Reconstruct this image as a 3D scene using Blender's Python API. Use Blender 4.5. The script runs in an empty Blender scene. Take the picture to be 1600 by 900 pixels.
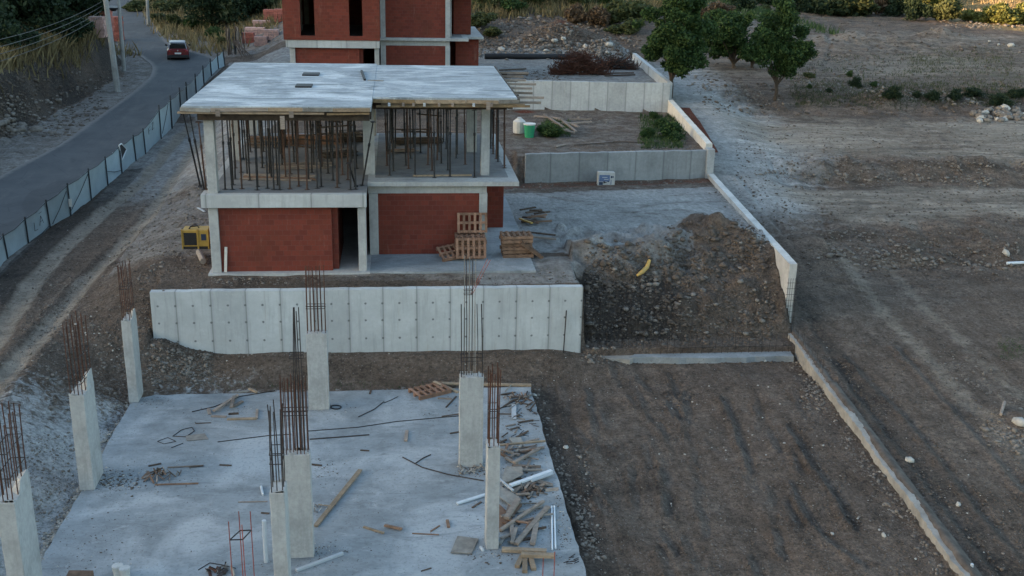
import bpy, math, random
import numpy as np
from mathutils import Vector, Matrix
S = bpy.context.scene
COL = S.collection
R = math.radians
rnd = random.Random(7)
nrs = np.random.RandomState(11)

# ------------------------------------------------------------------ camera
F, PITCH, ROLL, YAW, HC = 1683.0, 0.31617, 0.02176, 0.10958, 15.2
fw = np.array([math.sin(YAW)*math.cos(PITCH), math.cos(YAW)*math.cos(PITCH), -math.sin(PITCH)])
r0 = np.array([math.cos(YAW), -math.sin(YAW), 0.0]); u0 = np.cross(r0, fw)
rt = r0*math.cos(ROLL)+u0*math.sin(ROLL); up = -r0*math.sin(ROLL)+u0*math.cos(ROLL)
cam_d = bpy.data.cameras.new('camera'); cam = bpy.data.objects.new('camera', cam_d); COL.objects.link(cam)
M = Matrix(((rt[0], up[0], -fw[0], 0), (rt[1], up[1], -fw[1], 0), (rt[2], up[2], -fw[2], HC), (0, 0, 0, 1)))
cam.matrix_world = M
cam_d.sensor_width = 36.0; cam_d.lens = F/1600*36.0
cam_d.clip_start = 0.5; cam_d.clip_end = 6000
S.camera = cam

# ------------------------------------------------------------------ light
SUN_EL, SUN_AZ = R(8.0), R(-101.0)      # azimuth measured clockwise from +Y: the sun sets to the left of the view
sd = Vector((math.sin(SUN_AZ)*math.cos(SUN_EL), math.cos(SUN_AZ)*math.cos(SUN_EL), math.sin(SUN_EL)))
W = bpy.data.worlds.new("World"); S.world = W; W.use_nodes = True
nt = W.node_tree; nt.nodes.clear()
o_ = nt.nodes.new('ShaderNodeOutputWorld'); b_ = nt.nodes.new('ShaderNodeBackground'); s_ = nt.nodes.new('ShaderNodeTexSky')
s_.sky_type = 'NISHITA'; s_.sun_disc = False; s_.sun_elevation = SUN_EL; s_.sun_rotation = SUN_AZ
s_.altitude = 200; s_.air_density = 1.0; s_.dust_density = 2.0; s_.ozone_density = 1.0
b_.inputs[1].default_value = 0.15
nt.links.new(s_.outputs[0], b_.inputs[0]); nt.links.new(b_.outputs[0], o_.inputs[0])
sl = bpy.data.lights.new('sun', 'SUN'); sl.energy = 5.0; sl.angle = R(0.5); sl.color = (1.0, 0.62, 0.34)
so = bpy.data.objects.new('sun', sl); COL.objects.link(so)
so.rotation_euler = sd.to_track_quat('Z', 'Y').to_euler(); so.location = (-60, 0, 60)
S.view_settings.view_transform = 'Standard'; S.view_settings.look = 'None'; S.view_settings.gamma = 1.0
S.view_settings.exposure = 2.2
S.view_settings.use_curve_mapping = False

# ------------------------------------------------------------------ helpers
def tag(o, label=None, cat=None, group=None, kind=None):
    if label: o['label'] = label
    if cat: o['category'] = cat
    if group: o['group'] = group
    if kind: o['kind'] = kind
    return o
def empty(name, loc, label, cat, group=None, rz=0.0):
    o = bpy.data.objects.new(name, None); o.empty_display_size = 0.3; COL.objects.link(o)
    o.location = loc; o.rotation_euler = (0, 0, rz)
    return tag(o, label, cat, group)
def kids(o): return [c for c in bpy.data.objects if c.parent == o]
def copy_tree(o, parent=None):
    c = o.copy(); COL.objects.link(c)
    if parent is not None: c.parent = parent
    for ch in kids(o):
        if ch is not c: copy_tree(ch, c)
    return c

class MB:
    def __init__(s): s.v = []; s.f = []
    def add(s, vs, fs):
        n = len(s.v); s.v += [tuple(map(float, q)) for q in vs]; s.f += [tuple(i+n for i in f) for f in fs]; return s
    def box(s, x0, x1, y0, y1, z0, z1):
        return s.add([(x0,y0,z0),(x1,y0,z0),(x1,y1,z0),(x0,y1,z0),(x0,y0,z1),(x1,y0,z1),(x1,y1,z1),(x0,y1,z1)],
                     [(0,3,2,1),(4,5,6,7),(0,1,5,4),(1,2,6,5),(2,3,7,6),(3,0,4,7)])
    def hexa(s, b, t):   # bottom 4, top 4, counter-clockwise from above
        return s.add(list(b)+list(t), [(0,3,2,1),(4,5,6,7),(0,1,5,4),(1,2,6,5),(2,3,7,6),(3,0,4,7)])
    def bar(s, a, b, w, h, roll=0.0):   # rectangular bar from a to b
        a = Vector(a); b = Vector(b); d = (b-a).normalized()
        ref = Vector((0,0,1)) if abs(d.z) < .95 else Vector((0,1,0))
        x = d.cross(ref).normalized(); y = x.cross(d).normalized()
        if roll: q = Matrix.Rotation(roll, 3, d); x = q@x; y = q@y
        c = [(-w/2,-h/2),(w/2,-h/2),(w/2,h/2),(-w/2,h/2)]
        return s.add([a+x*p+y*q for p,q in c]+[b+x*p+y*q for p,q in c],
                     [(0,1,2,3),(7,6,5,4),(0,4,5,1),(1,5,6,2),(2,6,7,3),(3,7,4,0)])
    def tube(s, pts, r, n=6, caps=True):
        pts = [Vector(p) for p in pts]; rs = r if isinstance(r, (list, tuple)) else [r]*len(pts)
        vs = []; fs = []
        for i, p in enumerate(pts):
            d = (pts[min(i+1,len(pts)-1)]-pts[max(i-1,0)]).normalized()
            ref = Vector((0,0,1)) if abs(d.z) < .9 else Vector((0,1,0))
            x = d.cross(ref).normalized(); y = x.cross(d).normalized()
            for k in range(n):
                a = 2*math.pi*k/n; vs.append(p+(x*math.cos(a)+y*math.sin(a))*rs[i])
        for i in range(len(pts)-1):
            for k in range(n):
                a = i*n+k; b = i*n+(k+1)%n; fs.append((a, b, b+n, a+n))
        if caps:
            fs.append(tuple(range(n))[::-1]); fs.append(tuple(range((len(pts)-1)*n, len(pts)*n)))
        return s.add(vs, fs)
    def prism(s, poly, z0, z1):
        n = len(poly)
        return s.add([(x,y,z0) for x,y in poly]+[(x,y,z1) for x,y in poly],
                     [tuple(range(n))[::-1], tuple(range(n,2*n))]+[(i,(i+1)%n,(i+1)%n+n,i+n) for i in range(n)])
    def build(s, name, mat, parent=None, origin=None, bevel=0.0, smooth=False):
        org = Vector(origin) if origin is not None else (Vector(parent.location) if parent is not None and parent.type == 'EMPTY' else Vector((0,0,0)))
        if parent is not None and parent.type != 'EMPTY' and origin is None:
            org = Vector(parent.get('_o', (0,0,0)))
        me = bpy.data.meshes.new(name)
        me.from_pydata([(a-org.x, b-org.y, c-org.z) for a,b,c in s.v], [], s.f); me.update()
        me.materials.append(mat)
        if smooth: me.polygons.foreach_set('use_smooth', [True]*len(me.polygons))
        o = bpy.data.objects.new(name, me); COL.objects.link(o)
        if parent is not None: o.parent = parent
        else: o.location = org
        if bevel:
            m = o.modifiers.new('bevel', 'BEVEL'); m.width = bevel; m.segments = 1; m.limit_method = 'ANGLE'
        return o

# numpy value noise
def _h(ix, iy, seed):
    n = (ix.astype(np.int64)*374761393 + iy.astype(np.int64)*668265263 + seed*974711) & 0x7fffffff
    n = ((n ^ (n >> 13))*1274126177) & 0x7fffffff
    return ((n ^ (n >> 16)) & 0xffff)/65535.0
def vn(x, y, seed=0):
    x = np.asarray(x, float); y = np.asarray(y, float)
    ix = np.floor(x); iy = np.floor(y); fx = x-ix; fy = y-iy
    fx = fx*fx*(3-2*fx); fy = fy*fy*(3-2*fy)
    a = _h(ix,iy,seed); b = _h(ix+1,iy,seed); c = _h(ix,iy+1,seed); d = _h(ix+1,iy+1,seed)
    return (a*(1-fx)+b*fx)*(1-fy)+(c*(1-fx)+d*fx)*fy
def fbm(x, y, o=4, seed=0):
    t = 0; a = .5
    for i in range(o):
        t = t+a*(vn(x*2**i+i*17.3, y*2**i-i*9.1, seed+i)-.5); a *= .5
    return t
def sm(a, b, x):
    t = np.clip((np.asarray(x, float)-a)/(b-a), 0, 1); return t*t*(3-2*t)
def I(x, pts): return np.interp(x, [p[0] for p in pts], [p[1] for p in pts])

# ------------------------------------------------------------------ terrain
def xb(y): return 15.25+0.085*(np.asarray(y, float)-39)           # inner face of the boundary wall
LEFT = [(-50,.5),(20,1.1),(36,1.5),(46,2.0),(57,2.45),(67,2.95),(76,3.3),(94,4.4),(115,5.6),(140,7.4),(180,10),(260,15)]
RAMP = [(-50,.1),(15,.15),(25,.3),(38,.55),(46,1.6),(54,2.7),(60,3.7),(66,4.4),(74,5.0),(95,5.5),(120,6.2),(180,7.0),(260,12)]
STEP = [(-50,.1),(15,.15),(25,.3),(40,.6),(46.0,.95),(48.6,2.0),(56.5,2.55),(58.8,3.4),(71,4.0),(76.5,5.2),(95,5.6),(120,6.2),(180,7.0),(260,12)]
FAR = [(0,0),(92,0),(97,1.2),(110,3.4),(150,6.5),(220,12),(300,20)]
YW1, YW2a, YW2b, YW3a, YW3b = 37.45, 54.95, 56.1, 71.0, 70.2
def yw2(x): return 54.9+(np.asarray(x,float)-6.5)*0.115
def yw3(x): return 71.3-(np.asarray(x,float)-8.8)*0.09
def zsm(x, y):
    x = np.asarray(x, float); y = np.asarray(y, float)
    zl = I(y, LEFT); zr = I(y, RAMP)
    yy = y+1.6*fbm(x*.13, y*.05, 3, 5)*2
    zs = I(yy, STEP)
    k = sm(2.5, 6, x-xb(y)); zR = zr*(1-k)+zs*k
    # dirt mounds on the open ground to the right
    # levels of the lots between the walls
    front = -.22+.0*x
    front = front+sm(35.2,37.2,y)*.75*(1-.85*sm(5,9.5,x))+sm(-6,-9.5,x)*sm(33,37,y)*.6 + sm(6,15,x)*.42*(1-.7*sm(34,37,y))
    lotB = 2.80+sm(38.4,39.6,y)*.1
    lotC = 4.2; lotD = 5.5
    z = front
    wl = 1-sm(-9.0,-12.5,x)     # 1 inside the walled area
    s1 = np.where(x > -8.9, (y > YW1).astype(float), sm(36.0,40.5,y))
    s2 = np.where(x > 6.2, (y > yw2(x)+.27).astype(float), sm(53.5,58,y))
    s3 = np.where(x > -2, (y > yw3(x)+.25).astype(float), sm(66,71,y))
    z = z*(1-s1)+lotB*s1; z = z*(1-s2)+lotC*s2; z = z*(1-s3)+lotD*s3
    # pit behind the missing piece of retaining wall
    inp = sm(6.75,6.95,x)*(y > 37.3)*(y < 50)
    yc = I(x, [(6.9,40.6),(9,41.6),(11.5,43.0),(13.3,44.3),(14.3,43.4),(15.3,41.5)])
    zc = I(x, [(6.9,2.85),(9,2.95),(11.2,3.12),(12.4,3.4),(13.3,4.0),(14.2,3.6),(15.3,2.8)])
    t = np.clip((y-38.3)/(yc-38.3), 0, 1)
    zp = .42+(zc-.42)*(t**.72)
    back = sm(0, 2.6, y-yc); zp = np.where(y > yc, zc*(1-back)+lotB*back+.0, zp)
    z = z*(1-inp)+zp*inp
    z = z*wl+zl*(1-wl)
    z = np.where(x > xb(y)+.12, zR, z)
    # hillside behind
    k = sm(-18,-6,x)*(1-sm(24,50,x))
    z = z+I(y, FAR)*k+I(y,[(0,0),(150,0),(260,8),(400,30)])*sm(30,60,x)
    # cut bank to the left of the road
    xk = I(y, [(40,-24.6),(60,-24.0),(72,-23.4),(80,-22.4),(88,-21.8),(94,-22.5),(100,-28),(108,-40)])+1.2*fbm(y*.25, x*0+2, 3, 9)
    kb = sm(-.2, 1.9, xk-x)
    z = z+kb*(3.1+.05*(xk-x).clip(0,40))*(1-sm(94,110,y))
    return z
def namp(x, y):
    a = .05+0*x
    a = np.where((x > -9.1) & (x < 4.6) & (y < 35.05), .0, a)
    a = a+.10*((x < -9.1) & (x > -13) & (y < 38))
    inp = (x > 6.9) & (x < xb(y)) & (y > 38.5) & (y < 45.5)
    a = np.where(inp, .60, a)
    yard = (x > 4) & (x < xb(y)) & (y > 45.5) & (y < yw2(x)-1.2)
    a = np.where(yard, .02, a)
    r = x > xb(y)+4
    for yb, w in ((47.3,2.2),(57.8,2.2),(74,4)):
        a = a+r*.30*np.exp(-((y-yb)/w)**2)
    a = a+.25*sm(90,100,y)*(x > -12)
    xk = -23
    a = a+.35*(x < -21.5)*(y > 40)*(y < 100)*sm(-21,-24,x)
    a = np.where((x > xb(y)) & (x < xb(y)+3.5), .03, a)
    return a
def tracks(y):
    return I(y,[(20,-13.4),(37,-13.9),(42,-14.4),(46.5,-14.4),(52,-14.0),(56,-13.5),(70,-13.3),(90,-12)]), I(y,[(20,-12.9),(36.6,-12.55),(42.7,-12.36),(46.4,-11.95),(51.5,-11.73),(63,-11.8),(90,-10.6)])
BERMS = []
def berms(x, y):
    z = np.zeros(np.shape(x)); 
    for pts, h, w in BERMS:
        for (ax, ay), (bx, by) in zip(pts, pts[1:]):
            m = (x > min(ax,bx)-1) & (x < max(ax,bx)+1) & (y > min(ay,by)-1) & (y < max(ay,by)+1)
            if not m.any(): continue
            xx = x[m]; yy = y[m]; L = (bx-ax)**2+(by-ay)**2; t = np.clip(((xx-ax)*(bx-ax)+(yy-ay)*(by-ay))/L, 0, 1)
            sd_ = (xx-ax)*(by-ay)-(yy-ay)*(bx-ax); d = np.hypot(xx-ax-t*(bx-ax), yy-ay-t*(by-ay))
            sg = np.sign(sd_)*d+.12*(vn(xx*2, yy*2, 7)-.5); v_ = h*(np.exp(-((sg-.12)/w)**2)-.9*np.exp(-((sg+.16)/w)**2))*(.35+vn(xx*1.3, yy*1.3, 3))
            z[m] = np.where(np.abs(v_) > np.abs(z[m]), v_, z[m])
    return z
def heap(x, y):
    z = 0*x
    for cx, cy, h, w, l in HEAPS:
        d = np.sqrt(((x-cx)/w)**2+((y-cy)/l)**2)
        z = z+h*np.clip(1-d, 0, 1)**1.1
    return z
HEAPS = []
ROADPOLY = None
def inroad(x, y):
    if ROADPOLY is None: return np.zeros(np.shape(x), bool)
    P = ROADPOLY; c = np.zeros(np.shape(x), bool); j = len(P)-1
    for i in range(len(P)):
        xi, yi = P[i]; xj, yj = P[j]
        c ^= ((yi > y) != (yj > y)) & (x < (xj-xi)*(y-yi)/(yj-yi+1e-12)+xi); j = i
    return c
def zg(x, y, fine=True):
    x = np.asarray(x, float); y = np.asarray(y, float)
    a = namp(x, y)
    n = fbm(x*1.1, y*1.1, 5, 3)*a*2.2+fbm(x*.25, y*.25, 3, 21)*(a > 0)*.14
    z = zsm(x, y)
    n = n+((x > 6.9) & (x < xb(y)) & (y > 38.4) & (y < 45.5))*sm(38.4,39.4,y)*(1-sm(43,45.5,y))*fbm(x*.5+3, y*.6, 3, 61)*1.3
    # wheel ruts of the site track on the left
    t1, t2 = tracks(y)
    for tt in (t1, t2):
        n = n-.10*np.exp(-((x-tt)/.33)**2)*(y < 75)*(y > 15)+.05*np.exp(-((np.abs(x-tt)-.55)/.16)**2)*(y < 75)
    z = z+heap(x, y)
    rd = inroad(x, y)
    z = z+np.where(rd, -.05, n)
    if BERMS and fine and np.size(x) > 5000: z = z+berms(np.atleast_1d(x), np.atleast_1d(y)).reshape(np.shape(x))
    plot = (x > 5.0) & (x < xb(y)-.4) & (y < 37)          # ridges in the bare plot
    z = z+plot*.05*np.sin((x*.96+y*.24)*3.1+3*vn(x*.3, y*.3, 8))*vn(x*.5, y*.12, 4)
    return z
def rays(u, v):
    u = np.asarray(u, float); v = np.asarray(v, float)
    return fw[None]+rt[None]*((u-800)/F)[:,None]-up[None]*((v-450)/F)[:,None]
def onG(u, v, f=None):
    f = f or zg
    d = rays(np.atleast_1d(u), np.atleast_1d(v)); ys = np.concatenate([np.arange(10,60,.5), np.arange(60,130,1.), np.arange(130,420,4.)])
    t = ys[None,:]/d[:,1:2]; X = d[:,0:1]*t; Z = HC+d[:,2:3]*t; G = f(X, np.broadcast_to(ys, X.shape)); dd = Z-G
    hit = np.argmax(dd < 0, axis=1); hit = np.where(hit == 0, 1, hit); r = np.arange(len(hit))
    a = dd[r,hit-1]; b = dd[r,hit]; k = np.clip(a/(a-b+1e-9), 0, 1); y = ys[hit-1]*(1-k)+ys[hit]*k
    x = d[:,0]/d[:,1]*y
    return np.stack([x, y, f(x, y)], 1)
def pG(u, v): return Vector(onG([u],[v])[0])
def at(u, v, z):
    d = rays([u],[v])[0]; t = (z-HC)/d[2]; return Vector((d[0]*t, d[1]*t, z))
def aty(u, v, y):
    d = rays([u],[v])[0]; t = y/d[1]; return Vector((d[0]*t, y, HC+d[2]*t))
def proj(p):
    d = np.array(p)-np.array([0,0,HC]); z = d@fw; return (800+F*(d@rt)/z, 450-F*(d@up)/z)

# ------------------------------------------------------------------ materials
class NT:
    def __init__(s, name):
        m = bpy.data.materials.new(name); m.use_nodes = True; s.m = m; s.t = m.node_tree; s.t.nodes.clear()
        s.out = s.n('ShaderNodeOutputMaterial'); s.b = s.n('ShaderNodeBsdfPrincipled'); s.l(s.b.outputs[0], s.out.inputs[0])
        s.tc = s.n('ShaderNodeTexCoord').outputs['Object']
    def n(s, t): return s.t.nodes.new(t)
    def l(s, a, b): s.t.links.new(a, b)
    def mp(s, sc=(1,1,1), rot=(0,0,0), src=None):
        n = s.n('ShaderNodeMapping'); n.inputs['Scale'].default_value = sc; n.inputs['Rotation'].default_value = rot
        s.l(src or s.tc, n.inputs[0]); return n.outputs[0]
    def noise(s, scale, detail=6, rough=.6, vec=None, dist=0.0):
        n = s.n('ShaderNodeTexNoise'); n.inputs['Scale'].default_value = scale; n.inputs['Detail'].default_value = detail
        n.inputs['Roughness'].default_value = rough; n.inputs['Distortion'].default_value = dist
        s.l(vec or s.tc, n.inputs['Vector']); return n.outputs[0]
    def vor(s, scale, vec=None, feat='F1', out='Distance'):
        n = s.n('ShaderNodeTexVoronoi'); n.feature = feat; n.inputs['Scale'].default_value = scale
        s.l(vec or s.tc, n.inputs['Vector']); return n.outputs[out]
    def ramp(s, f, stops, interp='LINEAR'):
        n = s.n('ShaderNodeValToRGB'); n.color_ramp.interpolation = interp; e = n.color_ramp.elements
        while len(e) < len(stops): e.new(.5)
        for q, (p, c) in zip(e, stops):
            q.position = p; q.color = (c, c, c, 1) if isinstance(c, (int, float)) else (*c, 1)
        s.l(f, n.inputs[0]); return n.outputs[0]
    def mix(s, f, a, b, blend='MIX'):
        n = s.n('ShaderNodeMix'); n.data_type = 'RGBA'; n.blend_type = blend
        for i, v in ((0, f), (6, a), (7, b)):
            if isinstance(v, (int, float)): n.inputs[i].default_value = v if i == 0 else (v, v, v, 1)
            elif isinstance(v, tuple): n.inputs[i].default_value = (*v, 1)
            else: s.l(v, n.inputs[i])
        return n.outputs[2]
    def math(s, op, a, b=None, c=None):
        n = s.n('ShaderNodeMath'); n.operation = op
        for i, v in enumerate((a, b, c)):
            if v is None: continue
            if isinstance(v, (int, float)): n.inputs[i].default_value = v
            else: s.l(v, n.inputs[i])
        return n.outputs[0]
    def sep(s, vec=None):
        n = s.n('ShaderNodeSeparateXYZ'); s.l(vec or s.tc, n.inputs[0]); return n.outputs
    def attr(s, name):
        n = s.n('ShaderNodeAttribute'); n.attribute_name = name
        q = s.n('ShaderNodeSeparateColor'); s.l(n.outputs['Color'], q.inputs[0]); return q.outputs
    def fin(s, col, rough=.9, bump=None, bs=.5, bd=.02, spec=.3, metal=0.0):
        for k, v in (('Base Color', col), ('Roughness', rough)):
            if isinstance(v, (int, float)): s.b.inputs[k].default_value = v
            elif isinstance(v, tuple): s.b.inputs[k].default_value = (*v, 1)
            else: s.l(v, s.b.inputs[k])
        s.b.inputs['Specular IOR Level'].default_value = spec; s.b.inputs['Metallic'].default_value = metal
        if bump is not None:
            n = s.n('ShaderNodeBump'); n.inputs['Strength'].default_value = bs; n.inputs['Distance'].default_value = bd
            s.l(bump, n.inputs['Height']); s.l(n.outputs[0], s.b.inputs['Normal'])
        return s.m
def simple(name, c, var=.25, scale=6, rough=.8, metal=0.0, spec=.3, bs=.25, stretch=(1,1,1), obj=True, c2=None):
    t = NT(name); v = t.mp(stretch); n = t.noise(scale, 6, .65, v)
    d = tuple(x*(1-var) for x in c); e = c2 or tuple(min(1, x*(1+var)) for x in c)
    col = t.ramp(n, [(.3, d), (.7, e)])
    if obj:
        q = t.n('ShaderNodeObjectInfo'); h = t.math('MULTIPLY_ADD', q.outputs['Random'], .5, .75)
        col = t.mix(1.0, col, h, 'MULTIPLY')
    return t.fin(col, rough, n, bs, .01, spec, metal)
def concrete(name, c, dark=.55, stain=.35, scale=1.0, joints=None, holes=None, bs=.3):
    t = NT(name)
    n1 = t.noise(.9*scale, 8, .62); n2 = t.noise(7*scale, 6, .7); n3 = t.noise(.35*scale, 4, .6, t.mp((1,1,.25)), 1.0)
    col = t.ramp(n1, [(.28, tuple(x*(1-stain) for x in c)), (.5, c), (.75, tuple(min(1,x*1.15) for x in c))])
    col = t.mix(t.ramp(n2, [(.35, .35), (.6, 0.0)]), col, tuple(x*dark for x in c))
    st = t.noise(3.0, 4, .6, t.mp((2.2,2.2,.22)))
    col = t.mix(t.ramp(st, [(.52, 0.0), (.74, .5)]), col, tuple(x*.60 for x in c)); rs_ = t.noise(1.7, 5, .7, t.mp((2.6,2.6,.16))); col = t.mix(t.ramp(rs_, [(.62, 0.0), (.74, .4)]), col, (c[0]*.75, c[1]*.60, c[2]*.42)); ef = t.noise(2.6, 6, .7); col = t.mix(t.ramp(ef, [(.60, 0.0), (.72, .4)]), col, tuple(min(1,x*1.35) for x in c))
    h = t.math('ADD', t.math('MULTIPLY', n2, .6), t.math('MULTIPLY', t.noise(40, 3, .6), .3))
    if joints:
        off, sp = joints; X = t.sep()[0]
        fx = t.math('FRACT', t.math('MULTIPLY', t.math('SUBTRACT', X, off), 1/sp))
        dx = t.math('MULTIPLY', t.math('SUBTRACT', .5, t.math('ABSOLUTE', t.math('SUBTRACT', fx, .5))), sp)
        wob = t.math('MULTIPLY', n2, .03)
        ln = t.math('LESS_THAN', dx, t.math('ADD', wob, .006)); soft = t.ramp(t.math('ADD', dx, t.math('MULTIPLY', n1, .1)), [(.05, .45), (.16, 0.0)])
        col = t.mix(soft, col, tuple(x*.6 for x in c)); col = t.mix(t.math('MULTIPLY', ln, .42), col, tuple(x*.22 for x in c))
        # panel to panel tone
        pid = t.math('FLOOR', t.math('MULTIPLY', t.math('SUBTRACT', X, off), 1/sp))
        wn = t.n('ShaderNodeTexWhiteNoise'); wn.noise_dimensions = '1D'; t.l(pid, wn.inputs['W'])
        col = t.mix(1.0, col, t.math('MULTIPLY_ADD', wn.outputs[0], .16, .9), 'MULTIPLY')
        if holes:
            zs, hs = holes; Z = t.sep()[2]
            hx = t.math('FRACT', t.math('MULTIPLY', t.math('SUBTRACT', X, off+.28), 1/hs)); hx = t.math('MULTIPLY', t.math('SUBTRACT', hx, .5), hs)
            for zz in zs:
                dz = t.math('SUBTRACT', Z, zz); r2 = t.math('ADD', t.math('MULTIPLY', hx, hx), t.math('MULTIPLY', dz, dz))
                r2 = t.math('ADD', r2, t.math('MULTIPLY', t.math('SUBTRACT', n2, .5), .004))
                col = t.mix(t.ramp(t.math('MULTIPLY', r2, 100), [(.07, .85), (.26, 0.0)]), col, tuple(x*.25 for x in c))
    return t.fin(col, .88, h, bs, .012, .25)

def mat_ground():
    t = NT('earth'); a = t.attr('mask_a'); b = t.attr('mask_b'); cc = t.attr('mask_c')
    n0 = t.noise(.22, 6, .6); n1 = t.noise(1.6, 8, .68); n2 = t.noise(9, 6, .7); v1 = t.vor(7.0); v2 = t.vor(16.0, out='Color'); v2d = t.vor(16.0)
    col = t.ramp(n1, [(.25, (.078,.063,.052)), (.5, (.136,.111,.091)), (.78, (.205,.172,.143))])
    col = t.mix(t.ramp(n0, [(.35, 0.0), (.65, .55)]), col, (.150,.108,.080))
    col = t.mix(t.ramp(n2, [(.4, .45), (.62, 0.0)]), col, (.050,.041,.034))
    # reddish soil / light dust / cement splatter / green
    f = t.math('ADD', a[0], t.math('MULTIPLY', t.math('SUBTRACT', n1, .5), 1.1))
    f = t.math('MULTIPLY', t.ramp(f, [(.15, 0.0), (.85, 1.0)]), t.ramp(a[0], [(0, 0.0), (.12, 1.0)]))
    dust = t.ramp(t.noise(2.6, 8, .7, t.mp((1,.35,1)), 1.2), [(.3, (.215,.218,.210)), (.7, (.345,.350,.342))])
    col = t.mix(f, col, dust)
    f = t.math('MULTIPLY', t.ramp(t.math('ADD', a[1], t.math('MULTIPLY', t.math('SUBTRACT', t.noise(3.2, 8, .72, None, .8), .5), 2.2)), [(.3, 0.0), (.62, 1.0)]), t.ramp(a[1], [(0, 0.0), (.15, 1.0)]))
    col = t.mix(f, col, t.ramp(n2, [(.3, (.24,.25,.25)), (.7, (.42,.43,.43))]))
    f = t.math('MULTIPLY', t.ramp(t.math('ADD', a[2], t.math('MULTIPLY', t.math('SUBTRACT', t.noise(2.2, 8, .7), .5), 1.6)), [(.35, 0.0), (.8, 1.0)]), t.ramp(a[2], [(0, 0.0), (.1, 1.0)]))
    col = t.mix(f, col, t.ramp(n2, [(.3, (.045,.065,.028)), (.7, (.11,.125,.055))]))
    f = t.math('MULTIPLY', t.ramp(t.math('ADD', b[0], t.math('MULTIPLY', t.math('SUBTRACT', n1, .5), 1.0)), [(.3, 0.0), (.6, 1.0)]), t.ramp(b[0], [(0, 0.0), (.1, 1.0)]))
    col = t.mix(f, col, (.125,.040,.024))
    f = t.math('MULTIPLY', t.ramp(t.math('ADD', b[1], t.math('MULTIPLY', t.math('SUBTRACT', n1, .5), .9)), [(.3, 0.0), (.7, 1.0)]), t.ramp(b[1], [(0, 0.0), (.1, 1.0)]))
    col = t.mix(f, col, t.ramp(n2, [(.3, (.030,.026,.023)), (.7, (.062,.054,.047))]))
    f = t.math('MULTIPLY', t.ramp(t.math('ADD', b[2], t.math('MULTIPLY', t.math('SUBTRACT', t.noise(.8, 8, .7), .5), 1.2)), [(.3, 0.0), (.8, 1.0)]), t.ramp(b[2], [(0, 0.0), (.1, 1.0)]))
    col = t.mix(f, col, t.ramp(n2, [(.3, (.14,.112,.055)), (.7, (.26,.21,.11))]))
    f = t.math('MULTIPLY', t.ramp(t.math('ADD', cc[0], t.math('MULTIPLY', t.math('SUBTRACT', n1, .5), .9)), [(.2, 0.0), (.75, 1.0)]), t.ramp(cc[0], [(0, 0.0), (.15, 1.0)]))
    col = t.mix(f, col, t.ramp(t.noise(2.0, 8, .7, t.mp((.35,1.4,1)), .8), [(.3, (.185,.160,.130)), (.7, (.290,.258,.215))]))
    big = t.noise(.45, 9, .72, t.mp((.6,1.2,1)), .8); col = t.mix(1.0, col, t.ramp(big, [(.32, .68), (.5, 1.0), (.72, 1.22)]), 'MULTIPLY')
    sx = t.noise(1.0, 9, .72, t.mp((.14,1.5,1)), .5); col = t.mix(cc[1], col, t.mix(1.0, col, t.ramp(sx, [(.30, .58), (.48, 1.0), (.68, 1.55)]), 'MULTIPLY'))
    sy = t.noise(1.3, 9, .72, t.mp((1.5,.22,1), (0,0,-.12)), .4); col = t.mix(cc[2], col, t.mix(1.0, col, t.ramp(sy, [(.32, .66), (.48, 1.0), (.68, 1.35)]), 'MULTIPLY'))
    clod = t.noise(4.5, 8, .78); col = t.mix(1.0, col, t.ramp(clod, [(.36, .60), (.48, 1.0), (.64, 1.18)]), 'MULTIPLY')
    # small stones showing in the soil
    st = t.math('MULTIPLY', t.math('LESS_THAN', v2d, .30), t.math('GREATER_THAN', t.sep(v2)[0], .965))
    col = t.mix(t.math('MULTIPLY', st, .75), col, (.27,.26,.245))
    st2 = t.math('MULTIPLY', t.math('LESS_THAN', v1, .22), t.math('GREATER_THAN', t.noise(1.1, 3), .56))
    col = t.mix(t.math('MULTIPLY', st2, .45), col, (.20,.185,.17))
    h = t.math('ADD', t.math('MULTIPLY', n1, 1.2), t.math('ADD', t.math('MULTIPLY', n2, .8), t.math('MULTIPLY', v2d, .5)))
    h = t.math('ADD', h, t.math('MULTIPLY', clod, 1.2))
    return t.fin(col, .96, h, 1.0, .07, .12)

MAT = {}
MAT['ground'] = mat_ground()
MAT['slab'] = None
def mat_slab(name, base, light, damp, sc=1.0):
    t = NT(name); n0 = t.noise(.32*sc, 7, .62, None, .6); n1 = t.noise(1.3*sc, 9, .66, t.mp((.9,1.3,1)), .4); n2 = t.noise(11, 6, .7); n3 = t.noise(.7*sc, 8, .7, t.mp((.5,2.2,1)), 1.4)
    col = t.ramp(n1, [(.3, tuple(x*.72 for x in base)), (.52, base), (.72, tuple(x*1.16 for x in base))])
    col = t.mix(t.ramp(n0, [(.48, 0.0), (.62, .75)]), col, light)
    col = t.mix(t.ramp(n3, [(.51, 0.0), (.61, .85)] if name == 'roof_concrete' else [(.57, 0.0), (.70, .75)]), col, damp); n4 = t.noise(2.3*sc, 9, .75, t.mp((.7,1.8,1)), .8); col = t.mix(t.ramp(n4, [(.56, 0.0), (.68, .6)]), col, light); col = t.mix(t.ramp(n4, [(.32, .5), (.42, 0.0)]), col, damp)
    col = t.mix(t.ramp(n2, [(.34, .5), (.48, 0.0)]), col, tuple(x*.55 for x in base))
    sp = t.math('MULTIPLY', t.math('LESS_THAN', t.vor(9), .16), t.math('GREATER_THAN', t.noise(1.0, 3), .54))
    col = t.mix(t.math('MULTIPLY', sp, .6), col, (.10,.09,.08))
    return t.fin(col, t.ramp(n3, [(.4, .92), (.7, .7)]), t.math('ADD', n1, t.math('MULTIPLY', n2, .4)), .35, .02, .3)
MAT['slab'] = mat_slab('floor_concrete', (.215,.240,.252), (.37,.395,.405), (.115,.13,.138))
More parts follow.
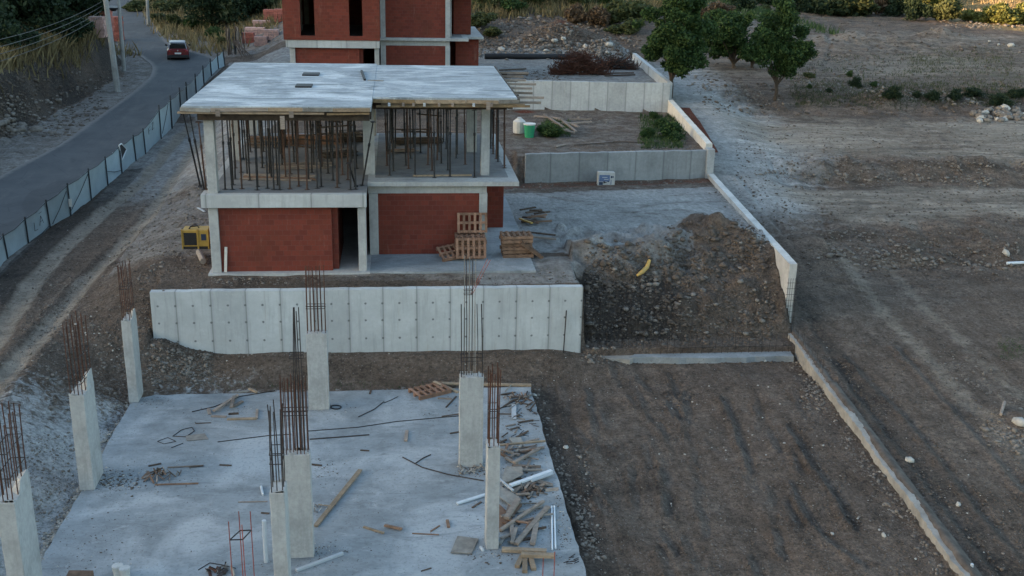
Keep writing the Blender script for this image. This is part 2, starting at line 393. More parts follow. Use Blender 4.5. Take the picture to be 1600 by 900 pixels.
MAT['roof'] = mat_slab('roof_concrete', (.275,.315,.34), (.56,.61,.635), (.12,.145,.165), 1.0)
MAT['conc'] = concrete('cast_concrete', (.37,.38,.375))
MAT['floor_shaded'] = mat_slab('shaded_floor_concrete', (.15,.155,.16), (.22,.225,.225), (.075,.08,.08))  # darker floor copy, paints the dimness under the roof
MAT['colm'] = concrete('column_concrete', (.36,.368,.36), scale=1.6, stain=.28)
MAT['wall1'] = concrete('wall_concrete', (.425,.455,.46), joints=(-7.93,1.222), holes=((2.40,1.75,1.05), .611), stain=.16, dark=.8)
MAT['wall2'] = concrete('old_wall_concrete', (.27,.285,.29), joints=(7.95,1.55), stain=.3)
MAT['wall3'] = concrete('far_wall_concrete', (.40,.425,.43), joints=(9.0,1.22), stain=.2)
MAT['wallb'] = concrete('boundary_concrete', (.50,.50,.48), stain=.35)
MAT['cream'] = concrete('pale_concrete', (.60,.57,.51), stain=.3)
MAT['lowwall'] = concrete('rough_concrete', (.30,.29,.265), stain=.45)
MAT['band'] = concrete('beam_concrete', (.42,.44,.44), joints=(-4.1,1.9), stain=.15, dark=.8)
def mat_brick():
    t = NT('clay_brick'); m = t.mp((1,1,1)); x = t.sep()
    c = t.n('ShaderNodeCombineXYZ'); t.l(t.math('ADD', x[0], x[1]), c.inputs[0]); t.l(x[2], c.inputs[1])
    b = t.n('ShaderNodeTexBrick'); t.l(c.outputs[0], b.inputs['Vector']); b.inputs['Scale'].default_value = 1.0
    b.inputs['Brick Width'].default_value = .30; b.inputs['Row Height'].default_value = .20; b.inputs['Mortar Size'].default_value = .008
    b.inputs['Color1'].default_value = (.180,.043,.029,1); b.inputs['Color2'].default_value = (.125,.031,.023,1); b.inputs['Mortar'].default_value = (.145,.062,.047,1)
    n = t.noise(1.4, 7, .65); col = t.mix(t.ramp(n, [(.45, 0.0), (.75, .5)]), b.outputs[0], (.145,.042,.024))
    n2 = t.noise(.9, 7, .7, t.mp((3,3,.5))); col = t.mix(t.ramp(n2, [(.60, 0.0), (.72, .45)]), col, (.26,.15,.115)); col = t.mix(t.ramp(t.noise(.55, 6, .7), [(.5, 0.0), (.7, .45)]), col, (.10,.040,.024))
    col = t.mix(t.ramp(t.noise(14, 4), [(.3, .3), (.6, 0.0)]), col, (.11,.032,.022))
    return t.fin(col, .9, t.math('ADD', b.outputs['Fac'], t.math('MULTIPLY', n, -1.0)), -.3, .01, .2)
MAT['brick'] = mat_brick()
def mat_road():
    t = NT('asphalt'); n = t.noise(.5, 8, .65); n2 = t.noise(30, 4, .7); a = t.attr('edge')
    col = t.ramp(n, [(.3, (.050,.055,.060)), (.7, (.082,.087,.090))])
    pt = t.noise(.16, 3, .5, t.mp((1.6,.5,1))); col = t.mix(t.ramp(pt, [(.56, 0.0), (.575, .45)]), col, (.040,.043,.046)); ck = t.math('LESS_THAN', t.vor(.55, t.mp((1,1,1)), 'DISTANCE_TO_EDGE'), .006); col = t.mix(t.math('MULTIPLY', ck, .5), col, (.025,.026,.028)); col = t.mix(t.ramp(t.noise(.7, 8, .75, t.mp((1.8,.35,1))), [(.52, 0.0), (.72, .4)]), col, (.13,.125,.118))
    f = t.math('MULTIPLY', t.ramp(t.math('ADD', a[0], t.math('MULTIPLY', t.math('SUBTRACT', t.noise(2.2, 8, .7), .5), 1.0)), [(.35, 0.0), (.85, 1.0)]), 1.0)
    col = t.mix(f, col, (.155,.145,.135))
    return t.fin(col, .85, n2, .3, .01, .3)
MAT['road'] = mat_road()
MAT['timber'] = simple('weathered_timber', (.215,.180,.150), .35, 5, .85, stretch=(1,1,6))
MAT['timber2'] = simple('fresh_timber', (.24,.185,.128), .3, 5, .85)
MAT['timberd'] = simple('dark_wet_timber', (.075,.055,.042), .4, 6, .9)
MAT['pallet'] = simple('pallet_wood', (.225,.128,.085), .35, 5, .85)
MAT['palletd'] = simple('old_pallet_wood', (.17,.105,.07), .4, 5, .9)
MAT['ply'] = simple('cement_stained_plywood', (.19,.18,.16), .35, 4, .85)
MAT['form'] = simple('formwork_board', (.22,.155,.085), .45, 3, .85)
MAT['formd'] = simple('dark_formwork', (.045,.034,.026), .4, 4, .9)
MAT['rebar'] = simple('rusty_steel', (.080,.038,.025), .4, 14, .8, .3)
MAT['rebard'] = simple('dark_steel_bar', (.040,.034,.032), .4, 14, .75, .3)
MAT['rebarp'] = simple('pale_bar', (.22,.21,.19), .3, 14, .8)
MAT['rebarr'] = simple('red_rust_bar', (.25,.055,.035), .3, 14, .8)
MAT['prop'] = simple('prop_steel', (.040,.040,.042), .4, 10, .6, .5)
MAT['propr'] = simple('rusted_prop_steel', (.085,.052,.040), .4, 10, .75, .3)
MAT['pvc'] = simple('white_plastic_pipe', (.47,.51,.54), .1, 4, .5)
MAT['black'] = simple('black_plastic', (.015,.016,.018), .2, 6, .6)
MAT['fence'] = simple('translucent_sheeting', (.235,.30,.325), .12, 1.5, .55)
MAT['post'] = simple('fence_post_steel', (.030,.036,.042), .2, 8, .6, .3)
MAT['pole'] = concrete('pole_concrete', (.27,.28,.27))
MAT['yellow'] = simple('yellow_paint', (.36,.245,.055), .2, 5, .6)
MAT['hose'] = simple('yellow_hose_plastic', (.46,.30,.09), .1, 5, .6)
MAT['green'] = simple('green_plastic', (.03,.26,.13), .15, 3, .5)
MAT['white'] = simple('dirty_white_plastic', (.55,.55,.52), .15, 3, .6)
MAT['blue'] = simple('blue_print', (.10,.15,.27), .15, 3, .6)
MAT['navy'] = simple('navy_print', (.02,.035,.07), .15, 3, .6)
MAT['red'] = simple('red_cloth', (.17,.012,.022), .3, 6, .9)
MAT['paleb'] = simple('pale_brick_packs', (.42,.27,.235), .3, 3, .9)
MAT['redb'] = simple('red_brick_packs', (.30,.10,.075), .3, 3, .9)
MAT['rock'] = simple('rubble_stone', (.125,.108,.092), .35, 3, .95, obj=False, c2=(.235,.215,.19))
MAT['rockl'] = simple('pale_stone', (.36,.35,.32), .35, 2, .95, obj=False)
MAT['rockd'] = simple('earth_clods', (.070,.057,.047), .3, 3, .98, obj=False, c2=(.135,.113,.094))
MAT['rocklt'] = simple('tan_cement_crust', (.20,.185,.155), .35, 3, .95, obj=False, c2=(.34,.325,.29))
MAT['bark'] = simple('bark', (.060,.046,.034), .35, 8, .95)
def mat_leaf(name, a, b, tr=.25):
    t = NT(name); g = t.n('ShaderNodeNewGeometry'); f = g.outputs['Random Per Island']
    col = t.ramp(f, [(0, a), (.6, tuple((x+y)/2 for x, y in zip(a, b))), (1, b)])
    n = t.noise(.8, 3); col = t.mix(t.ramp(n, [(.35, .45), (.65, 0.0)]), col, tuple(x*.7 for x in a))
    t.fin(col, .7, spec=.2)
    tr_ = t.n('ShaderNodeBsdfTranslucent'); t.l(col, tr_.inputs[0]); ms = t.n('ShaderNodeMixShader'); ms.inputs[0].default_value = tr
    t.l(t.b.outputs[0], ms.inputs[1]); t.l(tr_.outputs[0], ms.inputs[2]); t.l(ms.outputs[0], t.out.inputs[0]); return t.m
MAT['leaf'] = mat_leaf('green_leaves', (.016,.042,.014), (.075,.125,.036))
MAT['leafd'] = mat_leaf('dark_leaves', (.013,.028,.014), (.040,.062,.028))
MAT['leafo'] = mat_leaf('olive_leaves', (.045,.060,.025), (.115,.130,.050))
MAT['weed'] = mat_leaf('weed_leaves', (.030,.060,.022), (.085,.125,.045))
MAT['straw_sunlit'] = mat_leaf('sun_toned_dry_grass', (.26,.20,.11), (.42,.34,.20))  # straw lightened to paint the evening sun into its colour
MAT['leaf_sunlit'] = mat_leaf('sun_toned_leaves', (.09,.11,.030), (.22,.22,.065))  # leaf colour lightened to look sunlit
MAT['weedd'] = mat_leaf('dusty_weed_leaves', (.045,.055,.030), (.10,.105,.055))
MAT['straw'] = mat_leaf('dry_grass', (.12,.095,.045), (.30,.25,.13))
MAT['brown'] = mat_leaf('brown_scrub', (.085,.055,.035), (.17,.125,.075))
def glossy(name, c, rough=.25, metal=0.0):
    t = NT(name); n = t.noise(3, 3); col = t.ramp(n, [(.3, tuple(x*.92 for x in c)), (.7, c)]); return t.fin(col, rough, spec=.5, metal=metal)
MAT['carred'] = glossy('red_car_paint', (.12,.008,.013), .25)
MAT['carroof'] = glossy('silver_roof', (.27,.27,.30), .35, .2)
MAT['glass'] = glossy('dark_car_glass', (.010,.011,.013), .08)
MAT['tyre'] = simple('tyre_rubber', (.018,.018,.019), .2, 8, .9)
MAT['rim'] = glossy('wheel_rim', (.30,.30,.32), .35, .6)
MAT['lamp'] = glossy('tail_lamp', (.30,.02,.02), .2)
MAT['plate'] = simple('number_plate', (.66,.66,.64), .05, 3, .5)

# ================================================================== GROUND AND ROAD
# access road: measured edges, near to far
Lp = [(-23.4,15),(-23.2,30)]+[tuple(onG([u],[v],zsm)[0][:2]) for u, v in ((0,275),(97,225),(160,178),(200,150),(235,121),(240,104),(214,84))]+[(-31.0,112.5),(-39.0,128),(-50,150)]
Rp = [(-17.3,15),(-17.2,30)]+[tuple(onG([u],[v],zsm)[0][:2]) for u, v in ((0,398),(60,345),(150,272),(235,204),(300,150),(350,104),(330,88),(262,68))]+[(-30.0,134),(-41,158)]
def resamp(P, n):
    P = np.array(P, float); d = np.r_[0, np.cumsum(np.hypot(*np.diff(P, axis=0).T))]; t = np.linspace(0, d[-1], n)
    return np.stack([np.interp(t, d, P[:,0]), np.interp(t, d, P[:,1])], 1)
NR = 160
La = resamp(Lp, NR); Ra = resamp(Rp, NR)
for _ in range(3):
    La[1:-1] = (La[:-2]+La[1:-1]*2+La[2:])/4; Ra[1:-1] = (Ra[:-2]+Ra[1:-1]*2+Ra[2:])/4
ROADPOLY = [tuple(p) for p in La]+[tuple(p) for p in Ra[::-1]]
# earth heaps: cx, cy, height, half width, half length
def H(u, v, h, w, l): p = onG([u],[v],zsm)[0]; HEAPS.append((p[0], p[1], h, w, l))
_hl = [(690,560,.0,1,1),(1380,158,1.0,2.4,1.8),(875,62,1.9,4,2.4),(945,84,1.4,2.6,1.8),(1470,58,1.1,3.5,2.5),(1400,70,.7,6,2.5),
       (1320,62,.6,4,2),(1500,75,.5,3,2),(1590,660,.35,1.2,1.6),(230,585,.0,1,1),(305,300,.45,1.4,1.6),(150,690,.2,1.5,1.2),
       (385,40,.0,1,1),(1280,385,.4,2.5,1.8),(1400,405,.5,2.6,1.4),(1560,400,.4,2.4,1.4),(1300,262,.4,4,1.4),(1480,262,.35,4,1.2),
       (250,540,.25,.9,.8),(330,400,.15,.9,.7),(840,210,.5,1.6,1.0),(880,205,.2,1.0,.7),(1575,4,5.0,16,14)]
_hs = []
for u, v, h, w, l in _hl:
    if h > 0: p = onG([u],[v],zsm)[0]; _hs.append((p[0], p[1], h, w, l))
HEAPS = _hs

def BM(uv, h, w): BERMS.append(([tuple(onG([u],[v],zsm)[0][:2]) for u, v in uv], h, w))
for uv, h, w in [(a_, b_*(.7 if a_[0][0] < 1260 else .8), c_) for a_, b_, c_ in (([(1128,625),(1148,668),(1170,735)],.16,.10),([(1232,668),(1262,720),(1300,768),(1330,820)],.16,.10),([(1238,760),(1262,810),(1300,850),(1345,880)],.12,.10),([(1085,770),(1100,830)],.10,.09),
      ([(1035,740),(1042,800)],.14,.12),([(985,730),(992,790)],.08,.08),([(920,640),(935,700)],.07,.08),([(1000,630),(1040,690)],.07,.08),([(880,650),(905,720),(935,790)],.07,.09),([(1060,640),(1085,720)],.08,.08),([(960,620),(1090,618)],.06,.07),([(850,625),(980,630),(1110,622)],.05,.07),
      ([(1290,560),(1370,660),(1460,780),(1550,890)],.10,.14),([(1325,560),(1420,660),(1520,790),(1600,880)],.10,.14),([(1400,545),(1490,640),(1600,770)],.09,.14),([(1250,480),(1290,545),(1330,600)],.08,.12),
      ([(1240,300),(1350,312),(1480,318),(1600,322)],.10,.15),([(1220,330),(1340,340),(1480,346)],.10,.15),([(1240,440),(1380,436),(1600,442)],.10,.14),([(1250,470),(1400,462),(1600,478)],.08,.14),([(1130,300),(1170,350),(1230,430)],.10,.14),([(1150,275),(1200,340),(1260,420)],.12,.16),
      ([(1230,200),(1340,206),(1500,204)],.10,.18),([(1190,225),(1330,222),(1600,232)],.10,.18),([(1290,85),(1400,80),(1540,96)],.18,.3),([(1330,62),(1450,70),(1600,66)],.18,.3),([(1290,55),(1292,80),(1280,110)],.2,.3),([(1390,50),(1480,52),(1600,58)],.2,.35))]: BM(uv, h, w)
for k in range(46):
    u = rnd.uniform(850,1250); v = rnd.uniform(575,880)
    if u > 1235+(v-545)*.7: continue
    BM([(u,v),(u+rnd.uniform(5,20),v+rnd.uniform(15,45))], rnd.uniform(.04,.09), .07)
for k in range(50):
    u = rnd.uniform(1260,1590); v = rnd.uniform(190,470); l = rnd.uniform(20,80); BM([(u,v),(u+l,v+rnd.uniform(-3,4))], rnd.uniform(.05,.14), rnd.uniform(.09,.16))

ys = [12.0]
extra = [37.3, 37.44, 37.46, 37.6, 35.0, 35.06]
while ys[-1] < 300: ys.append(ys[-1]+max(.075, .0042*ys[-1]))
ys = np.array(sorted(set([-60,-30,-10,0,6,9]+ys+extra+[330,380,450,600,900,1400,2200])))
ss = list(np.arange(-28, 24, .10))+list(np.arange(24, 46, .16))+list(np.arange(46, 110, .6))+list(np.arange(-62, -28, .3))+[15.24-15.25+15.25,15.36,15.42]
ss = np.array(sorted(set(np.round(ss+[-2200,-1200,-700,-400,-250,-160,-120,-95,-80,-70,116,125,140,170,220,300,450,800,1400,2200], 3))))
NX, NY = len(ss), len(ys)
Yg = np.repeat(ys[:,None], NX, 1); sh = 0.085*(np.clip(Yg,0,300)-39)*np.clip((ss[None,:]+20)/35, 0, 1)
Xg = ss[None,:]+sh*np.where(ss[None,:] > -20, 1, 0)
xf, yf = Xg.ravel(), Yg.ravel()
zf = zg(xf, yf)
me = bpy.data.meshes.new('ground')
me.vertices.add(NX*NY); me.vertices.foreach_set('co', np.stack([xf,yf,zf],1).ravel())
ii, jj = np.meshgrid(np.arange(NX-1), np.arange(NY-1)); a0 = (jj*NX+ii).ravel()
q = np.stack([a0,a0+1,a0+1+NX,a0+NX],1)
me.loops.add(q.size); me.loops.foreach_set('vertex_index', q.ravel()); me.polygons.add(len(q))
me.polygons.foreach_set('loop_start', np.arange(0,q.size,4)); me.polygons.foreach_set('loop_total', np.full(len(q),4))
me.polygons.foreach_set('use_smooth', np.ones(len(q),bool)); me.update(calc_edges=True)
# masks: where dust, cement splatter, green, red soil, damp clods (with painted shade at the pit foot) and dry grass lie on the earth
def blob(cx, cy, rx, ry, x, y, p=1.0): return np.clip(1.25-np.sqrt(((x-cx)/rx)**2+((y-cy)/ry)**2), 0, 1)*p
def pb(u, v, rx, ry, x, y, p=1.0): c = onG([u],[v],zsm)[0]; return blob(c[0], c[1], rx, ry, x, y, p)
def masks(x, y):
    xw = xb(y); ins = (x < xw+.15)
    dust = ((x > 4.6) & ins & (y > 45.0) & (y < yw2(x)-1.0))*.95+((x > 5.0) & ins & (y > 41.2+.8*vn(x,y*0,3)) & (y < 45.01) & (zsm(x,y) < 3.2))*.85
    dust = dust+((x > 3.0) & (x < 8.0) & (y > 38.2) & (y < 41.4))*.6+((x > -3) & (x < 3.1) & (y > 38.6) & (y < 39.5))*.35
    dust = np.clip(dust,0,.95)*(1-1.0*sm(.0,.9,zsm(x,y)-2.93)*(x > 6.5)*(y < 47)*ins)*(1-((x > 6.9)*(y < I(x,[(6.9,40.8),(9,41.9),(11.5,43.6),(13.2,45.6),(14.3,44.6),(15.3,42.5)])+.8*(vn(x*1.5,y*1.5,6)-.5))*ins))*(1-.75*((y > yw2(x)-2.2) & (y < yw2(x)+.1)))
    dust = np.maximum(dust, ((x > 6.9) & (x < 12.5) & ins & (y > 39.2) & (y < 44))*.42*sm(1.8,2.7,zsm(x,y)))
    rg = np.random.RandomState(5); yd = (x > 4) & ins & (y > 42) & (y < 54); arc = 0*x
    for k in range(16):
        cx_, cy_, rr_ = rg.uniform(4,16), rg.uniform(38,60), rg.uniform(3,9); r_ = np.hypot(x-cx_, (y-cy_))
        arc = arc+rg.choice((-1,1))*(np.exp(-((r_-rr_)/.11)**2)+np.exp(-((r_-rr_-1.5)/.11)**2))*(vn(x*.4,y*.4,40+k) > .42)
    dust = np.where(yd & (dust > .3), np.clip(dust*(.78+.5*vn(x*.35,y*.35,12))-.32*np.clip(arc,-.5,1), .12, 1), dust)
    lotD = (y > yw3(x)+.3) & (y < 94) & (x > -14) & ins; dust = np.maximum(dust, lotD*.62)
    lotC = (y > yw2(x)) & (y < yw3(x)) & (x > 4) & ins; dust = np.maximum(dust, lotC*.22)
    d = x-xw
    dust = np.maximum(dust, np.clip(1.25-np.abs(d-2.6-1.2*sm(54,60,y)+1.2*sm(66,74,y))/(3.2+1.8*sm(54,60,y)-1.5*sm(66,76,y)),0,1)*sm(45,56,y)*(1-sm(84,95,y))*(d > .3)*(.75+.5*vn(x*.5,y*.35,9)))
    yy = y+6*fbm(x*.12,y*.12,4,77)+2*fbm(x*.6,y*.6,3,78)
    bands = (d > 1.5)*np.maximum(sm(58.4,60.0,yy)*(1-sm(67,72,yy)), np.maximum(sm(49.0,51,yy)*(1-sm(54.8,56.5,yy)), .6*sm(78,84,yy)*(1-sm(112,120,yy))))*sm(1.5,5,d)
    tan2 = bands*.55*(.5+vn(x*.15, y*.6, 5))
    tan2 = np.maximum(tan2, (np.exp(-((d-4.6)/.5)**2)+.8*np.exp(-((d-6.6)/.5)**2))*(y < 46)*(d > 0)*.5)
    t1, t2 = tracks(y); wv = .25*(vn(x*.8, y*.5, 31)-.5)
    tr = (np.exp(-((x-t1+wv)/.40)**4)+np.exp(-((x-t2+wv)/.40)**4))*(y < 76)*(x > -18)
    tan = tr*.9
    dust = np.maximum(dust, (x > -15)*(x < -7.3)*sm(50,56,y)*(y < 72)*.6)
    dust = np.maximum(dust, (x > -11.5)*(x < -7.3)*sm(41,43,y)*(1-sm(52,54,y))*.45)
    xkk = I(y, [(40,-24.6),(60,-24.0),(72,-23.4),(80,-22.4),(88,-21.8),(94,-22.5),(100,-28),(108,-40)])+1.2*fbm(y*.25, x*0+2, 3, 9)
    rv = (x < -15.8)*(x > xkk+.2)*(y > 30)*(y < 108); dust = np.maximum(dust, rv*.42)
    dust = np.maximum(dust, (x > -22)*(x < -8)*(y > 96)*(y < 112)*.4)
    spl = blob(-11.2,28,2.6,7.5,x,y,.72)*(x < -8.9)*(y < 34.6)+blob(-9.6,31.5,1.1,4,x,y,.5)*(x < -8.9)
    spl = spl+blob(-7,36,3.5,.7,x,y,.30)*(y < 37.2)+((y > 34.9) & (y < 35.5) & (x > -8.5) & (x < 3))*.3+blob(-9.3,22,1.5,6,x,y,.7)*(x < -8.9)
    grn = pb(1035,215,1.5,1.4,x,y,.95)+pb(1040,195,1.3,1.0,x,y,.9)+pb(870,205,1.0,1.0,x,y,.6)+pb(1490,95,9,5,x,y,.42)+pb(1400,110,9,4,x,y,.3)+pb(1330,135,7,3,x,y,.35)+pb(1600,120,7,3,x,y,.4)
    grn = grn+(x < -24)*(y > 45)*(y < 97)*.35+(y > 128)*.35+pb(1580,545,.8,1.0,x,y,.4)
    redd = ((x > xw+.25)*(x < xw+1.3)*(y > 59.5)*(y < 69.5))*.95+((x > 4)*ins*(y > yw2(x)-1.3)*(y < yw2(x)-.2))*.4+pb(885,60,3,2.6,x,y,.45)+((y > 60)&(y < 66)&(x > 9)&(x < 13))*.18+pb(820,175,1,.7,x,y,.8)
    damp_shade = ((x > 6.8)*(x < 15.4)*(y > 38.0)*(y < 39.9+.6*vn(x*.8,y*0,9)))*(.75-.35*sm(10,12,x))+((x > -16)*(x < -13.9)*(y < 60)*(y > 20))*.55+(x < xkk+.1)*(x > xkk-1.9)*(y > 40)*(y < 97)*(.35+.5*vn(x*.7,y*.5,3))  # dark foot of the pit is painted shade, the rest dark soil
    damp_shade = damp_shade+np.exp(-((d-1.2)/1.0)**2)*(d > .2)*(y < 45)*.55+((x > 4.58)*(x < 5.6)*(y < 36))*.5+((x > -6)*(x < 1)*(y > 37.7)*(y < 39.2))*.45+np.exp(-((d-5.6)/.35)**2)*(y < 38)*.35
    dry = sm(105,118,y)*(x > -14)*(x < 45)*.75+(x < -25)*(y > 40)*(y < 95)*.5+sm(60,75,x)*(y > 118)*1.0+(y > 150)*.3+(x < -22)*(y > 104)*.7+(x > -26)*(x < -12)*(y > 112)*.7
    tan = np.maximum(tan, tan2)
    return dust, spl, grn, redd, damp_shade, dry, tan
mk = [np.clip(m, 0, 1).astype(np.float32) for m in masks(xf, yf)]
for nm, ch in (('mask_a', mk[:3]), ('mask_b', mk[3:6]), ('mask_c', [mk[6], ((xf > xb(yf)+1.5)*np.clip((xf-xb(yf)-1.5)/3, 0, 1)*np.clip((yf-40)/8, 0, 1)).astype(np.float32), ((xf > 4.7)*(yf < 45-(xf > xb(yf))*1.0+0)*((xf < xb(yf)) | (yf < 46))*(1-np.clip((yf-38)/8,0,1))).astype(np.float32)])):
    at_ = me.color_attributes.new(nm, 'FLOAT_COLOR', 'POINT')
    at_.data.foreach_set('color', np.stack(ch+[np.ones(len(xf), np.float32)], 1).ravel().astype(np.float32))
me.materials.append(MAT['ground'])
ground = bpy.data.objects.new('ground', me); COL.objects.link(ground); tag(ground, 'brown excavated earth with dust, ruts and stones across the site', 'ground', kind='structure')

K = 9
v = []; f = []; ed = []
for i in range(NR):
    for k in range(K):
        t = k/(K-1); p = La[i]*(1-t)+Ra[i]*t
        v.append((p[0], p[1], float(zsm(p[0], p[1]))+.02+.03*math.sin(math.pi*t))); ed.append(max(0, 1-min(t, 1-t)*7))
for i in range(NR-1):
    for k in range(K-1):
        a = i*K+k; f.append((a, a+1, a+1+K, a+K))
me = bpy.data.meshes.new('road'); me.from_pydata(v, [], f); me.polygons.foreach_set('use_smooth', [True]*len(f))
ca = me.color_attributes.new('edge', 'FLOAT_COLOR', 'POINT')
for i, e in enumerate(ed): ca.data[i].color = (e, e, e, 1)
me.materials.append(MAT['road']); road = bpy.data.objects.new('road', me); COL.objects.link(road); tag(road, 'narrow grey asphalt road curving away to the left', 'road', kind='structure')

# far ridge behind the left edge that keeps the site in shade at sunset (unseen, added and shaped to block the low sun)
mb = MB(); px = []
for k in range(60):
    yy = -500+k*30
    hh = 63.4+.5*math.sin(yy*.013)+.5*math.sin(yy*.05+1)
    px.append((yy, hh))
for (ya, ha), (yb_, hb) in zip(px, px[1:]):
    n = len(mb.v); mb.add([(-470,ya,5),(-330,ya,ha),(-200,ya,4),(-470,yb_,5),(-330,yb_,hb),(-200,yb_,4)], [(0,1,4,3),(1,2,5,4)])
o = mb.build('shade_ridge', MAT['ground']); tag(o, 'unseen hill added on the sunset side to keep the low sun off the site', 'hill', kind='structure')

# ================================================================== FOUNDATION SLAB AND COLUMNS
def rough_poly(pts, step=.35, amp=.03):
    out = []
    for (ax, ay), (bx, by) in zip(pts, pts[1:]+pts[:1]):
        n = max(1, int(math.hypot(bx-ax, by-ay)/step))
        for i in range(n):
            t = i/n; out.append((ax+(bx-ax)*t+rnd.uniform(-amp, amp), ay+(by-ay)*t+rnd.uniform(-amp, amp)))
    return out
mb = MB(); mb.prism(rough_poly([(-9.05,10),(4.57,10),(4.57,34.95),(-9.05,34.95)]), -.42, 0.0)
o = mb.build('foundation_slab', MAT['slab']); tag(o, 'wide grey concrete foundation slab strewn with offcuts in the foreground', 'concrete slab')

def column(nm_label, x0, x1, y0, y1, h, bars, ties, group='half built concrete columns rising from the foundation slab', mat='colm', z0=0.0, extra=None, zpl=None):
    t = empty('concrete_column', ((x0+x1)/2, (y0+y1)/2, z0), nm_label, 'column', group)
    mb = MB(); j = lambda: rnd.uniform(-.008, .008)
    n = 7
    for k in range(1):
        pass
    vs = []; fs = []
    for k in range(n+1):
        z = z0+h*k/n
        for (x, y) in ((x0,y0),(x1,y0),(x1,y1),(x0,y1)): vs.append((x+j(), y+j(), z))
    for k in range(n):
        for q_ in range(4):
            a = k*4+q_; b = k*4+(q_+1)%4; fs.append((a, b, b+4, a+4))
    fs.append((3,2,1,0)); b = n*4; fs.append((b,b+1,b+2,b+3)); mb.add(vs, fs)
    mb.build('shaft', MAT[mat], t, bevel=.012)
    # broken cover left around the bars at the top
    mb = MB()
    for s_ in range(10):
        u = rnd.random(); xx = x0+.03+(x1-x0-.06)*u; yy = rnd.choice([y0+.03, y1-.03])
        w = rnd.uniform(.02,.05); mb.box(xx-w, xx+w, yy-.02, yy+.02, z0+h-.004, z0+h+rnd.uniform(.02,.07))
    mb.build('crumbled_edge', MAT[mat], t)
    for (bx, by, bh, r, m, lean) in bars:
        mb = MB(); lx, ly = lean
        mb.tube([(bx, by, z0+h-.15), (bx+lx*.25, by+ly*.25, z0+h+bh*.5), (bx+lx, by+ly, z0+h+bh)], r, 5); mb.build('rebar', MAT[m], t)
    for (a0_, a1_, b0_, b1_, zz, m) in ties:
        mb = MB(); P = [(a0_,b0_),(a1_,b0_),(a1_,b1_),(a0_,b1_)]
        for (p, q_) in zip(P, P[1:]+P[:1]): mb.tube([(p[0],p[1],z0+zz), (q_[0],q_[1],z0+zz)], .011, 5)
        mb.build('stirrup', MAT[m], t)
    return t
def cage(x0, x1, y0, y1, nx, ny, bh, r=.011, m='rebar', lean=.03, lowv=.25):
    out = []; e = .045
    for i in range(nx):
        for k in ((0, 1) if ny > 1 else (0,)):
            x = x0+e+(x1-x0-2*e)*i/max(1, nx-1); y = y0+e+(y1-y0-2*e)*k
            out.append((x, y, bh*rnd.uniform(1-lowv*.3, 1), r, m, (rnd.uniform(-lean, lean), rnd.uniform(-lean, lean))))
    for k in range(1, ny-1):
        for x in (x0+e, x1-e):
            y = y0+e+(y1-y0-2*e)*k/(ny-1); out.append((x, y, bh*rnd.uniform(1-lowv*.3, 1), r, m, (rnd.uniform(-lean, lean), rnd.uniform(-lean, lean))))
    return out
def tie(x0, x1, y0, y1, zz, m='rebard'): e = .035; return (x0+e, x1-e, y0+e, y1-e, zz, m)
HC_ = 2.92
# A far left
a = (-9.10,-8.78,34.35,35.1)
column('far left concrete column with a stepped top and rusty bars, at the back corner of the slab', *a, HC_, cage(*a, 3, 4, 1.95, .013), [tie(*a, 3.3), tie(*a, 4.0), tie(*a, 4.1)])
a = (-9.08,-8.68,28.3,29.35)
column('left edge concrete column with a slanting broken top and dense rust bars', *a, HC_, cage(*a, 4, 4, 2.15, .014), [tie(*a, 3.25), tie(*a, 3.35), tie(*a, 4.0)])
a = (-9.02,-8.62,22.4,23.5)
column('nearest left concrete column cut by the left frame edge', *a, HC_, cage(*a, 4, 4, 2.0, .014), [tie(*a, 3.5), tie(*a, 4.1)])
a = (-3.05,-2.38,33.4,33.72)
column('wide concrete column standing before the pale retaining wall left of centre', *a, 2.72, cage(*a, 6, 2, 2.35, .012, 'rebar'), [tie(*a, 2.72+.85), tie(*a, 2.72+.93)])
a = (-2.95,-2.25,24.35,24.68)
column('broad concrete column in the middle foreground with a tall comb of bars', *a, HC_, cage(*a, 8, 2, 2.05, .012, 'rebar', .015)+[(-2.62+.06*i, 24.6, 3.75-.1*(i % 2), .013, 'rebard', (.10-.05*i if i < 3 else -.02, .05)) for i in range(5)], [tie(*a, HC_+1.15), tie(*a, HC_+1.05), (-2.66,-2.33,24.5,24.66,HC_+2.6,'rebard'), (-2.66,-2.33,24.5,24.66,HC_+2.5,'rebard')])
a = (-3.05,-2.68,21.05,21.55)
pH = at(421,771,HC_)
w = .34; a = (pH.x, pH.x+w, pH.y, pH.y+.6)
column('slim concrete column directly in front of the broad middle one, its bars bent together', *a, HC_, cage(*a, 3, 3, 2.1, .013, 'rebard', .05), [tie(*a, HC_+.72), tie(*a, HC_+.95)])
a = (1.72,2.42,29.0,29.35)
column('tall wide concrete column right of centre with two heights of bars and a splayed pair', *a, HC_,
       [(1.77,29.05,2.25,.016,'rebard',(-.02,0)),(1.84,29.05,2.15,.012,'rebard',(0,0)),(2.17,29.05,2.3,.009,'rebarp',(-.02,0)),(2.25,29.05,2.25,.011,'rebard',(-.05,0)),(2.38,29.05,2.25,.017,'rebard',(-.05,0)),
        (1.86,29.2,3.65,.013,'rebarp',(-.02,.0)),(1.93,29.2,3.68,.013,'rebard',(-.04,.0)),(2.0,29.2,3.6,.014,'rebarp',(-.01,.0)),(2.08,29.2,3.62,.014,'rebard',(.0,.0)),(2.13,29.1,3.55,.009,'rebarp',(.03,.0))],
       [tie(*a, HC_+.62), tie(*a, HC_+.50), (1.84,2.06,29.15,29.3,HC_+2.62,'rebard'), (1.84,2.06,29.15,29.3,HC_+2.5,'rebard')])
t = kids(bpy.data.objects[-1] if False else COL.objects['concrete_column.006'])[0].parent
